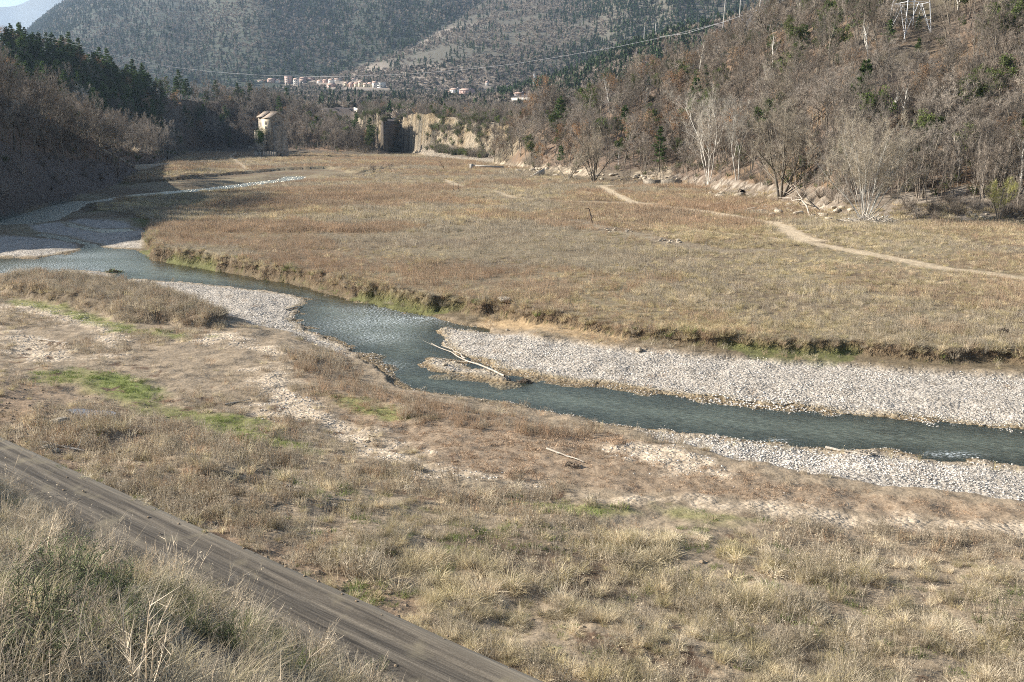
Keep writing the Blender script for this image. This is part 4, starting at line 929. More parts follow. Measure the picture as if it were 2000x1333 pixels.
# ================================================================== ground cover
def cover():
    def go(name, meshes, x, y, z, s0, s1, label, sxy=None, ix=None, tilt=0.12):
        n = len(x); sz = RNG.uniform(s0, s1, n) * np.clip(1 + .55 * fbm(x * .3, y * .3, 3, 207) + .4 * fbm(x * .08, y * .08, 3, 208), .45, 1.7)
        scatter(name, meshes, np.stack([x, y, z], 1), RNG.uniform(0, 6.28, n), sz, RNG.integers(0, len(meshes), n) if ix is None else ix, label, tilt=RNG.normal(size=(n, 2)) * tilt)
    # ---- the big terrace
    XS = []
    for y0, y1, d in ((46, 80, 6.5), (80, 130, 4.2), (130, 210, 2.2), (210, 520, .75)):
        a, b = sample(y0, y1, d, -.55, .58); XS.append((a, b))
    x = np.concatenate([a for a, b in XS]); y = np.concatenate([b for a, b in XS])
    z, Z = height(x, y, True); Mk = zone_masks(x, y, Z)
    q = RNG.uniform(0, 1, len(x)); n1 = fbm(x * .035, y * .035, 4, 201); n2 = fbm(x * .25, y * .25, 3, 202)
    L = Z['lay']; t = Z['t']
    keep = (Z['toe'] > .82) & ((L == 0) | ((L == 1) & (t < .05) & (q < .6)) | ((L == 3) & (t < .1))) & (Mk['path'] < .3) & (q < Z['sd'] / 14)
    keep &= ~((stoneline(x, y) < 1.6) & (q < .8))
    x, y, z, q, n1, n2 = (v[keep] for v in (x, y, z, q, n1, n2))
    # straw share: highest at the right near side, weeds towards the far left
    tall = 1 + .45 * n2 + .35 * fbm(x * .1 + 7, y * .1, 3, 205)
    dens = fbm(x * .16 + 3, y * .16, 4, 206); kk = RNG.uniform(0, 1, len(x)) < np.clip(.95 + 1.1 * dens, .25, 1)
    x, y, z, q, n1, n2, tall = (v[kk] for v in (x, y, z, q, n1, n2, tall))
    g = sstep(-30, 45, x - (y - 60) * .25) * sstep(160, 85, y)
    straw = q < np.clip(.22 + .5 * g + .75 * n1 + .3 * n2, .04, .95)
    far = y > 120
    WR = [weeds(s, 14, .62, .32, .014, 6).mesh('weed', [M['russet']]) for s in (1, 2, 3)]
    WG = [weeds(s, 14, .6, .32, .014, 6).mesh('weed', [M['greyweed']]) for s in (4, 5)]
    WRF = [weeds(s, 26, .75, .8, .028, 4).mesh('weed', [M['russet']]) for s in (6, 7)]; WGF = [weeds(s, 26, .7, .8, .028, 4).mesh('weed', [M['greyweed']]) for s in (8, 9)]
    TS = [grass(s, 70, .5, .24, .017, 1.1, 1.0, 2).mesh('tuft', [M['strawfar']]) for s in (1, 2, 3)]; TSF = [grass(s, 60, .5, .6, .035, .7, .8, 1).mesh('tuft', [M['strawfar']]) for s in (4, 5)]
    grey = fbm(x * .05 + 50, y * .05, 3, 203) > .08
    a = ~straw & ~far & ~grey; go('russet_weeds', WR, x[a], y[a], z[a], .6, 1.15, 'russet dried weeds covering the big terrace')
    a = ~straw & ~far & grey; go('grey_weeds', WG, x[a], y[a], z[a], .6, 1.15, 'grey-brown dried weeds on the big terrace')
    a = straw & ~far; go('straw_grass', TS, x[a], y[a], z[a], .55, 1.15, 'pale straw grass on the big terrace')
    a = ~straw & far & ~grey; go('far_russet_weeds', WRF, x[a], y[a], z[a], .7, 1.2, 'russet dried weeds on the far part of the terrace')
    a = ~straw & far & grey; go('far_grey_weeds', WGF, x[a], y[a], z[a], .7, 1.2, 'grey dried weeds on the far part of the terrace')
    a = straw & far; go('far_straw_grass', TSF, x[a], y[a], z[a], .7, 1.2, 'pale grass on the far part of the terrace')
    # tall fringe and hanging roots along the cut bank
    x, y = sample(46, 150, 12.0, -.55, .58); z, Z = height(x, y, True); q = RNG.uniform(0, 1, len(x))
    k = (Z['toe'] > .35) & (Z['toe'] < .999) & (Z['lay'] == 0) & (q < .75); 
    xx, yy, zz, qq = x[k], y[k], z[k], q[k]; FR = [grass(s, 50, .6, .2, .016, .9, .7, 2).mesh('tuft', [m_]) for s, m_ in ((11, M['strawfar']), (12, M['greyweed']), (13, M['strawfar']), (14, M['russet']), (15, M['greengrass']))]
    go('bank_grass', FR, xx, yy, zz, .6, 1.25, 'tall dry grass fringe along the cut river bank', ix=np.where(qq < .71, (qq * 991).astype(int) % 4, 4))
    k = (Z['toe'] > .0) & (Z['toe'] < .2) & (q < .5) & (fbm(x * .4, y * .4, 3, 204) > .15) & (y < 110)
    go('bank_moss', [grass(s, 40, .16, .2, .02, .6, .9, 1).mesh('tuft', [M['greengrass']]) for s in (16, 17)], x[k], y[k], z[k], .6, 1.2, 'green moss and grass at the foot of the cut bank')
    # ---- the near bank
    XS = []
    for y0, y1, d in ((16, 30, 16.0), (30, 50, 10.0), (50, 90, 7.0)):
        a, b = sample(y0, y1, d, -.60, .60); XS.append((a, b))
    x = np.concatenate([a for a, b in XS]); y = np.concatenate([b for a, b in XS]); z, Z = height(x, y, True); Mk = zone_masks(x, y, Z)
    q = RNG.uniform(0, 1, len(x)); s = Z['s']; near = (Z['toe'] < .02) & (Z['dw'] > .25) & (s > .35) & (Z['pud'] > .2) & (Z['lay'] == 0)
    n1 = fbm(x * .18, y * .18, 4, 211); n2 = fbm(x * .7, y * .7, 3, 212); gr = Z['gravel']; isl = Z['isl']; pit = (gr < .3) & (Mk['sand'] < .35)
    px = 1000 + FPX * x / (y * math.cos(TH) + (CAM_H - z) * math.sin(TH))
    # straw tussocks: slope at the lower right
    ts = sstep(.6, -1.2, SLOPE(x, y) + 1.5 * n1 + n2)
    soil = sstep(9, 3, s + 2 * n1) * sstep(-1, -7, x)
    a = near & pit & (q < 1.5 * ts * (1 - .75 * sstep(.8, -1.0, DARKPATCH(x, y) + n2)) * .50 * np.clip(.7 + 1.8 * n2, .03, 1)) & (soil < .5)
    TN = [grass(i, n_, h_, .17, w_, dr, le, 3).mesh('tussock', [m_]) for i, n_, h_, w_, dr, le, m_ in ((21, 150, .5, .012, 1.4, 1.15, M['straw']), (22, 110, .6, .009, .6, .6, M['straw']), (23, 170, .45, .011, 1.0, 1.6, M['straw']), (24, 90, .55, .009, .5, .9, M['greyweed']), (20, 150, .5, .010, .3, 1.75, M['straw']), (19, 100, .4, .010, 1.0, .8, M['strawfar']))]
    go('straw_tussocks', TN, x[a], y[a], z[a], .38, 1.15, 'pale straw tussocks on the slope in the lower right')
    a = near & pit & (RNG.uniform(0, 1, len(x)) < ts * .20) & (n1 > -.15) & (soil < .6)
    go('slope_weeds', [weeds(i, 12, .75, .22, .010, 9, 40).mesh('weed', [M['greyweed']]) for i in (25, 26, 27)], x[a], y[a], z[a], .5, 1.15, 'grey-brown branching weeds among the tussocks')
    a = near & pit & (RNG.uniform(0, 1, len(x)) < .05 + .28 * (n2 < -.25)) & (ts > .3)
    go('slope_green', [grass(i, 60, .22, .2, .012, .8, .9, 2).mesh('tuft', [M['greengrass']]) for i in (28, 29)], x[a], y[a], z[a], .5, 1.2, 'green grass showing between the tussocks')
    # brown mat of low plants, and scattered grey weeds over the flats
    flat = 1 - ts
    a = near & (q < np.clip(Mk['mat'] * (1.0 + .9 * n2) * .8, 0, 1)) & (Mk['sand'] < .6) & (ts < .4)
    go('brown_mat_plants', [weeds(i, 26, .16, .2, .012, 3, 30, 0, .9).mesh('mat', [M['matw']]) for i in (31, 32)], x[a], y[a], z[a], .5, 1.25, 'low brown creeping plants covering the gravel flat')
    a = near & pit & (Mk['mat'] < .7) & (Mk['green'] < .5) & (ts < .5) & (q < np.clip(.42 + 1.9 * n1 + .6 * n2, .05, .95) * flat)
    FW = [weeds(i, 16, .5, .25, .011, 8, 20).mesh('weed', [m_]) for i, m_ in ((33, M['greyweed']), (34, M['greyweed']), (35, M['russet']), (36, M['greyweed']))] + [grass(37, 60, .38, .2, .012, .8, .8, 2).mesh('tuft', [M['straw']])]
    go('flat_weeds', FW, x[a], y[a], z[a], .4, 1.15, 'dry grey and russet weeds on the near flats')
    a = near & (isl > .02) & (q < .9); go('island_weeds', FW, x[a], y[a], z[a], .9, 1.6, 'taller dry weeds on the raised strip by the river')
    # russet stand beside the river
    RS = Shape(poly_w([(540,690),(640,700),(720,745),(800,785),(900,805),(1050,835),(1180,860),(1050,870),(900,860),(760,840),(680,800),(600,760)], .5), True, 3.0)
    a = near & (q < sstep(.4, -.6, RS(x, y) + n2) * .8)
    go('riverside_weeds', [weeds(i, 18, .6, .26, .011, 7, 10).mesh('weed', [m_]) for i, m_ in ((38, M['russet']), (39, M['russet']), (40, M['greyweed']))], x[a], y[a], z[a], .6, 1.2, 'russet weeds along the near river edge')
    a = near & (q < np.clip(Mk['green'] * .75 + Mk['bright'] * .9, 0, 1) * np.clip(.7 + n2, .1, 1))
    go('green_turf', [grass(i, 50, .14, .2, .014, .6, .9, 1).mesh('turf', [M['greengrass']]) for i in (41, 42)], x[a], y[a], z[a], .6, 1.5, 'short green turf in the damp hollow')
    a = near & (gr > .4) & (RNG.uniform(0, 1, len(x)) < .02) & (n1 > -.1)
    go('gravel_plants', [weeds(i, 16, .25, .25, .011, 4, 20, 0, .6).mesh('mat', [M['matw']]) for i in (43, 44)], x[a], y[a], z[a], .4, 1.2, 'small dry plants dotted over the gravel')
    # soil slope beside the road: sparse tufts
    a = near & (s < 9) & (q < .10 + .12 * (n2 > 0)) & (soil > .3)
    go('verge_tufts', TN[:2] + [grass(45, 40, .25, .14, .012, .8, .8, 2).mesh('tuft', [M['greengrass']]), weeds(46, 12, .5, .2, .01, 8, 20).mesh('weed', [M['greyweed']])], x[a], y[a], z[a], .35, .8, 'sparse tufts on the soil slope beside the road')
    # ---- pebbles
    XS = []
    for y0, y1, d in ((34, 50, 60.0), (50, 75, 30.0), (75, 100, 9.0)):
        a, b = sample(y0, y1, d, -.58, .58); XS.append((a, b))
    x = np.concatenate([a for a, b in XS]); y = np.concatenate([b for a, b in XS]); z, Z = height(x, y, True); Mk = zone_masks(x, y, Z)
    q = RNG.uniform(0, 1, len(x)); a = (Z['toe'] < .02) & (Z['s'] > 3) & (q < np.clip(Z['gravel'] + .3 * Mk['sand'] + (Z['dw'] < 0) * (Z['dw'] > -1.6) * .35, 0, 1)) & (Z['lay'] == 0) & (Z['dw'] > -1.6)
    PB = []
    for i in range(5):
        rng = np.random.default_rng(300 + i); import bmesh as _bm
        bm = _bm.new(); _bm.ops.create_icosphere(bm, subdivisions=1, radius=.5)
        for v in bm.verts: v.co *= rng.uniform(.8, 1.15); v.co.z *= .6
        me = bpy.data.meshes.new('pebble'); bm.to_mesh(me); bm.free(); me.materials.append(M['pebble']); PB.append(me)
    n = a.sum(); go('gravel', PB, x[a], y[a], z[a] + .01, .035, .105, 'grey and cream river pebbles on the bars')
    XS = sample(16, 45, 10.0, -.60, .6); x, y = XS; z, Z = height(x, y, True); a = (Z['s'] > .1) & (Z['s'] < 14) & (RNG.uniform(0, 1, len(x)) < .6 * np.exp(-Z['s'] / 5)) & (Z['toe'] < .02) & (Z['gravel'] < .5)
    SR = []
    for me in PB: c = me.copy(); c.materials.clear(); c.materials.append(mat_clod); SR.append(c)
    go('stony_soil', SR, x[a], y[a], z[a], .05, .22, 'loose stones and clods on the slope below the road')
    x, y = sample(10, 45, 22.0, -.62, .3); s = road_s(x, y); q = RNG.uniform(0, 1, len(x)); nn = fbm(x * .9, y * .9, 3, 231)
    a = ((s > -.22) & (s < .12) | (s < -2.3) & (s > -2.85)) & (q < .55 * sstep(-.1, .3, nn))
    go('road_edge_grass', [grass(47, 40, .26, .12, .009, .9, 1.0, 2).mesh('tuft', [M['straw']]), grass(48, 30, .2, .12, .01, .9, 1.2, 2).mesh('tuft', [M['greyweed']]), grass(49, 30, .18, .12, .01, .9, 1.1, 2).mesh('tuft', [M['greengrass']])], x[a], y[a], np.full(a.sum(), 3.99), .5, 1.2, 'tufts creeping in along the edges of the road')
    a = (s > -2.6) & (s < .05) & (q < .10 * sstep(-.2, .4, nn) + .12 * (s > -.3)); go('road_stones', SR, x[a], y[a], np.full(a.sum(), 4.0), .025, .09, 'loose stones lying on the road')
    # ---- embankment in the foreground
    x, y = sample(1.5, 27, 40.0, -.75, .75); z, Z = height(x, y, True); s = Z['s']; q = RNG.uniform(0, 1, len(x)); n1 = fbm(x * .55, y * .55, 3, 221); n2 = fbm(x * 1.6, y * 1.6, 3, 222)
    em = (s < -2.75) & (x * x + y * y > 2.5)
    EG = [grass(i, 80, .42, .13, .005, 1.0, .9, 4).mesh('grass', [m_]) for i, m_ in ((51, M['straw']), (52, M['stalk']), (53, M['straw']), (54, M['stalk']))]
    a = em & (q < .55 * np.clip(.75 + .8 * n2, .1, 1)); go('embankment_grass', EG, x[a], y[a], z[a], .5, 1.15, 'grey and straw grass on the embankment in the foreground')
    a = em & (RNG.uniform(0, 1, len(x)) < .20 * sstep(-.1, .3, n1)); go('embankment_green', [grass(i, 60, .3, .14, .006, .9, .8, 3).mesh('grass', [M['greengrass']]) for i in (55, 56)], x[a], y[a], z[a], .5, 1.1, 'green grass on the embankment')
    a = em & (RNG.uniform(0, 1, len(x)) < .075 * sstep(-.25, .1, n2)); go('embankment_twigs', [grow_bush(i, h=.5, r=.42, stems=20, tww=.006, ntw=14).mesh('twigs', [M['stalk'], M['stalk'], M['stalk']]) for i in (57, 58, 59)], x[a], y[a], z[a], .6, 1.2, 'grey twiggy dry plants on the embankment')
    a = em & (s < -3.3) & (s > -7) & (RNG.uniform(0, 1, len(x)) < .05)
    TSK = [weeds(i, 3, 1.05, .12, .0085, 7, 22, 0, .35).mesh('stalk', [M['stalk']]) for i in (61, 62, 63, 64)] + [grass(65, 9, 1.1, .08, .007, .8, .5, 5).mesh('stalk', [M['stalk']])]
    go('tall_stalks', TSK, x[a], y[a], z[a], .6, 1.1, 'tall dry stalks standing up in front of the road', tilt=.2)
    # low shrubs: individuals
    SH = [grow_bush(i, h=.38, r=.42, stems=40, tww=.006, ntw=14, leaf=90, ls=.014).mesh('shrub', [M['sage'], M['bark'], M['sage']]) for i in (71, 72, 73)]
    spots = [(110,1150,1.3,'dark green bushy'), (200,1165,1.1,'dense grey-green'), (255,1100,.8,'small grey-green'), (60,1230,1.0,'yellowish green low'), (250,1285,.9,'light green grassy'), (120,1090,.8,'pale green sparse'),
             (560,1270,1.0,'grey-green low'), (640,1300,1.1,'wide grey-green'), (330,1180,.8,'half-hidden dark green'), (30,1310,1.0,'bright green low'), (740,1310,.9,'grey twiggy green'), (420,1250,.8,'small dark green')]
    for j, (px_, py_, sc, lk) in enumerate(spots):
        d = ray(px_, py_); tt = np.linspace(3, 40, 900); X = d[0] * tt; Yy = d[1] * tt; zz = CAM_H + d[2] * tt; hh = height(X, Yy); i = np.argmax(hh > zz)
        o = link('low_shrub', SH[j % 3], loc=(X[i], Yy[i], hh[i] - .03)); o.scale = (sc * .85,) * 3; o.rotation_euler = (0, 0, j * 1.3)
        pos = ('on the embankment near the left edge' if px_ < 100 else 'on the embankment in the lower left' if px_ < 400 else 'at the bottom edge in front of the road')
        tag(o, '%s shrub %s' % (lk, pos), 'shrub', 'low shrubs on the embankment')
mat_clod = mat_simple('clods', (.34, .26, .17), (.20, .14, .09), 3, .95)
cover()
# ================================================================== single things
def box(g, c, s, rz=0.0, mi=0, taper=0.0, jit=0.0, rng=None):
    """box centred at c (x, y) with its base at c.z; taper narrows the top"""
    w, d, h = s; co, si = math.cos(rz), math.sin(rz); v = []
    for zz, k in ((0, 1), (h, 1 - taper)):
        for a, b in ((-1, -1), (1, -1), (1, 1), (-1, 1)):
            x_, y_ = a * w / 2 * k, b * d / 2 * k; jj = rng.normal(size=3) * jit if jit else (0, 0, 0)
            v.append((c[0] + x_ * co - y_ * si + jj[0], c[1] + x_ * si + y_ * co + jj[1], c[2] + zz + jj[2]))
    g.add(v, [(3, 2, 1, 0), (4, 5, 6, 7), (0, 1, 5, 4), (1, 2, 6, 5), (2, 3, 7, 6), (3, 0, 4, 7)], mi)
def beam(g, a, b, r, mi=0, sides=4):
    tube(g, np.array([a, b], float), (r, r), sides, mi)
def one(name, g, mats, parent=None, loc=None): return link(name, g.mesh(name, mats), parent, loc)

M['plaster_warm'] = mat_simple('warm_plaster', (.62, .53, .38), (.50, .42, .30), .8, .9)
M['plaster_white'] = mat_simple('white_plaster', (.78, .75, .70), (.66, .62, .56), .5, .9)
M['plaster_pink'] = mat_simple('pink_plaster', (.62, .42, .36), (.54, .36, .30), .5, .9)
M['plaster_cream'] = mat_simple('cream_plaster', (.70, .62, .46), (.60, .52, .38), .5, .9)
M['plaster_grey'] = mat_simple('grey_plaster', (.34, .30, .28), (.27, .24, .22), .5, .9)
M['tiles'] = mat_simple('clay_roof_tiles', (.44, .30, .235), (.34, .24, .19), .9, .9, .5)
M['oldtiles'] = mat_simple('old_roof_tiles', (.42, .34, .26), (.28, .22, .17), 1.2, .9, .6)
M['stonewall'] = mat_simple('rubble_stone_wall', (.44, .375, .29), (.13, .11, .085), 1.1, .95, 1.0)
M['dark'] = mat_simple('dark_opening', (.02, .02, .02), (.012, .012, .012), 1, .6)
M['glass'] = mat_simple('window_glass', (.05, .06, .07), (.03, .04, .05), 1, .12)
M['concrete'] = mat_simple('weathered_concrete', (.48, .44, .38), (.34, .31, .26), 1.2, .9, .4)
M['steel'] = mat_simple('galvanised_steel', (.66, .66, .66), (.55, .55, .55), 3, .5, 0, .1)
M['pole'] = mat_simple('pole_concrete', (.52, .48, .42), (.42, .38, .33), 2, .9)

# ------------------------------------------------------------------ the ruined church on its rock
def church():
    o = G(532, 307); k = o[1] / FPX * 1.1; X = lambda px: (px - 532) * k; Z = lambda py: (307 - py) * k
    r = link('ruined_church', None, loc=(o[0], o[1], o[2] - .2)); tag(r, 'ruined stone church tower with pale plastered facade and tiled roof standing on rubble', 'church')
    rz = math.radians(56); W = 7.0; cx, cyy = X(528.5), 4.2; zb, ze = Z(300), Z(238.5)
    g = Geo(); co, si = math.cos(rz), math.sin(rz)
    def L(u, v, z): return (cx + u * co - v * si, cyy + u * si + v * co, z)   # u to the right-back, v to the left-back
    # walls with gables on the right face (v-direction ridge runs along u)
    h = W / 2; zr = ze + 1.75
    v = [L(-h, -h, zb), L(h, -h, zb), L(h, h, zb), L(-h, h, zb), L(-h, -h, ze), L(h, -h, ze), L(h, h, ze), L(-h, h, ze), L(0, -h, zr), L(0, h, zr)]
    g.add(v, [(3, 2, 1, 0), (1, 2, 6, 5), (3, 0, 4, 7), (0, 1, 5, 4), (2, 3, 7, 6)], 0); g.add(v, [(4, 5, 8), (6, 7, 9)], 0)
    one('wall', g, [M['stonewall']], r)
    # plastered facade slab on the -u side (facing camera left)
    g = Geo(); e = .12; zf = Z(268)
    a = [L(-h - e, -h + .1, zf), L(-h - e, h - 2.0, zf), L(-h - e, h - 2.0, ze - .1), L(-h - e, -h + .1, ze - .1), L(-h - .003, -h + .1, zf), L(-h - .003, h - 2.0, zf), L(-h - .003, h - 2.0, ze - .1), L(-h - .003, -h + .1, ze - .1)]
    g.add(a, [(0, 1, 2, 3), (7, 6, 5, 4), (0, 3, 7, 4), (1, 5, 6, 2), (3, 2, 6, 7), (0, 4, 5, 1)]); one('plastered_facade', g, [M['plaster_warm']], r)
    def win(vc, z0, w, hh, arch, u=None, face='u'):
        g = Geo(); n = 7; ff = -h - e - .05
        pts = [(-w / 2, 0), (w / 2, 0), (w / 2, hh - (w / 2 if arch else 0))]
        if arch: pts += [(w / 2 * math.cos(t), hh - w / 2 + w / 2 * math.sin(t)) for t in np.linspace(.3, math.pi - .3, 5)]
        pts.append((-w / 2, hh - (w / 2 if arch else 0)))
        if face == 'u': V = [L(ff, vc + a_, z0 + b_) for a_, b_ in pts] + [L(-h - .01, vc + a_, z0 + b_) for a_, b_ in pts]
        else: V = [L(vc + a_, -h - .05, z0 + b_) for a_, b_ in pts] + [L(vc + a_, -h + .01, z0 + b_) for a_, b_ in pts]
        m_ = len(pts); me = bpy.data.meshes.new('window'); me.from_pydata(V, [], [tuple(range(m_))] + [(i, (i + 1) % m_, m_ + (i + 1) % m_, m_ + i) for i in range(m_)]); me.materials.append(M['dark']); me.update()
        return link('window', me, r)
    v0 = -h + 1.1; v1 = -h + 2.7
    for vc in (v0, v1):
        w_ = win(vc, Z(251), 1.0, Z(245.5) - Z(251), False)
        gm = Geo(); beam(gm, L(-h - e - .07, vc, Z(251)), L(-h - e - .07, vc, Z(245.5)), .06); beam(gm, L(-h - e - .07, vc - .5, Z(248.2)), L(-h - e - .07, vc + .5, Z(248.2)), .06); one('mullion', gm, [M['plaster_cream']], w_)
        win(vc, Z(259), .85, Z(253.5) - Z(259), True)
    win(v0, Z(268), .85, Z(260.5) - Z(268), True)
    win(-.8, Z(251), .5, .8, False, face='v'); win(.9, Z(249), .6, .9, False, face='v'); win(-.7, Z(240), .4, .6, False, face='v')
    # roof: two slopes with rows of tiles, eaves past the walls, one slope stepped
    g = Geo(); ov = .55; th = .16
    for sgn in (-1, 1):
        for (va, vb, dz) in ((-h - .4, 0.4, 0.0), (0.4, h + .4, .28)):
            ea = L(sgn * (h + ov), va, ze - .3 + dz); eb = L(sgn * (h + ov), vb, ze - .3 + dz); ra = L(0, va, zr + .05 + dz); rb = L(0, vb, zr + .05 + dz)
            q = [ea, eb, rb, ra]; q2 = [(a_[0], a_[1], a_[2] + th) for a_ in q]; g.add(q + q2, [(3, 2, 1, 0), (4, 5, 6, 7), (0, 1, 5, 4), (1, 2, 6, 5), (2, 3, 7, 6), (3, 0, 4, 7)])
            for i in range(1, 9):
                t_ = i / 9; a_ = np.array(ea) * (1 - t_) + np.array(ra) * t_; b_ = np.array(eb) * (1 - t_) + np.array(rb) * t_; beam(g, a_ + (0, 0, th), b_ + (0, 0, th), .06)
    ro = one('roof', g, [M['oldtiles']], r); g = Geo(); beam(g, L(0, -h - .4, zr + .25), L(0, h + .4, zr + .4), .16, sides=5); one('ridge', g, [M['oldtiles']], ro)
    # round stone tower in front of the dark face
    rng = np.random.default_rng(5)
    def drum(cx_, cy_, R, z0, z1, ns, mat, nm, tap=.0, rag=.3):
        g = Geo(); rows = 9; an = np.linspace(0, 2 * np.pi, ns, endpoint=False); vv = []
        for i in range(rows):
            t_ = i / (rows - 1); rr = R * (1 + tap * (1 - t_)) * (1 + rng.normal(size=ns) * .035)
            zz = z0 + (z1 - z0) * t_ + (rng.uniform(-rag, rag, ns) if i == rows - 1 else 0); vv.append(np.stack([cx_ + rr * np.cos(an), cy_ + rr * np.sin(an), np.broadcast_to(zz, (ns,))], 1))
        V = np.concatenate(vv); i_ = np.arange(rows * ns).reshape(rows, ns); j_ = np.roll(i_, -1, 1); g.add(V, np.stack([i_[:-1], j_[:-1], j_[1:], i_[1:]], -1).reshape(-1, 4))
        top = V[-ns:]; g.add(np.concatenate([top, [[cx_, cy_, z1 - .3]]]), [(i, (i + 1) % ns, ns) for i in range(ns)]); return one(nm, g, [mat], r)
    drum(X(541.5), 1.2, 1.9, Z(300), Z(253), 16, M['stonewall'], 'round_tower', .12)
    drum(X(552), 1.5, 1.15, Z(312), Z(262), 9, M['stonewall'], 'rock_buttress', .75, .8)
    # stepped side annex, buttress pillars and low broken walls
    def wall(nm, px0, px1, y_, d_, pt, pb, mat, jag=.25, tap=0.0):
        g = Geo(); n = max(2, int((px1 - px0) * k / .9)); xs = np.linspace(X(px0), X(px1), n + 1)
        for i in range(n): box(g, ((xs[i] + xs[i + 1]) / 2, y_, Z(pb)), (xs[i + 1] - xs[i] - .004, d_, Z(pt) - Z(pb) + rng.uniform(-jag, jag)), 0, 0, tap)
        return one(nm, g, [mat], r)
    wall('annex_wall', 500.8, 508, 3.5, 3.2, 262, 290, M['stonewall'], .15); wall('cornice', 500.4, 508.6, 3.5, 3.4, 261.3, 262.2, M['plaster_warm'], .02)
    wall('pillar', 520, 522, .6, 1.6, 268, 296, M['stonewall'], .05); wall('broken_wall', 522, 530, 1.3, .8, 270, 296, M['stonewall'], .3); wall('pillar', 530, 532, .6, 1.4, 268, 299, M['stonewall'], .05)
    wall('low_wall', 502.5, 515, -1.2, .9, 297, 309, M['stonewall'], .35); wall('low_wall', 518, 542, -1.6, .9, 296.5, 309, M['stonewall'], .3); wall('terrace_wall', 506, 520, 1.0, 2.2, 282, 300, M['stonewall'], .6)
    g = Geo()
    for i in range(26): box(g, (X(rng.uniform(500, 560)), rng.uniform(-3, 0), -.4), (rng.uniform(.3, .9), rng.uniform(.3, .8), rng.uniform(.5, 1.0)), rng.uniform(0, 3), 0, .3)
    ob = one('fallen_masonry', g, [M['stonewall']], r); ob['kind'] = 'stuff'
    # ivy on the facade
    c = Geo(); q = rng.normal(size=(1500, 3)) * (.95, .7, 1.6) + (X(513), -.2, Z(272)); leaves(c, q, .28, 0, rng); q = rng.normal(size=(500, 3)) * (.5, .4, .9) + (X(516), .4, Z(264)); leaves(c, q, .26, 0, rng)
    iv = one('ivy', c, [M['ivy']], None, (o[0], o[1], o[2] - .2)); tag(iv, 'green ivy bush climbing the pale facade of the ruined church', 'ivy')
    o2 = G(492, 294); g = Geo(); kk = o2[1] / FPX; box(g, (0, 0, -.3), (3.0, .5, 1.9), .15); box(g, (-1.5, .9, -.3), (.5, 1.8, 2.2), .15); box(g, (.6, .02, 1.5), (.7, .5, .5), .2)
    tag(one('ruined_wall', g, [M['stonewall']], None, o2), 'low broken stone wall left of the ruined church', 'wall')
church()

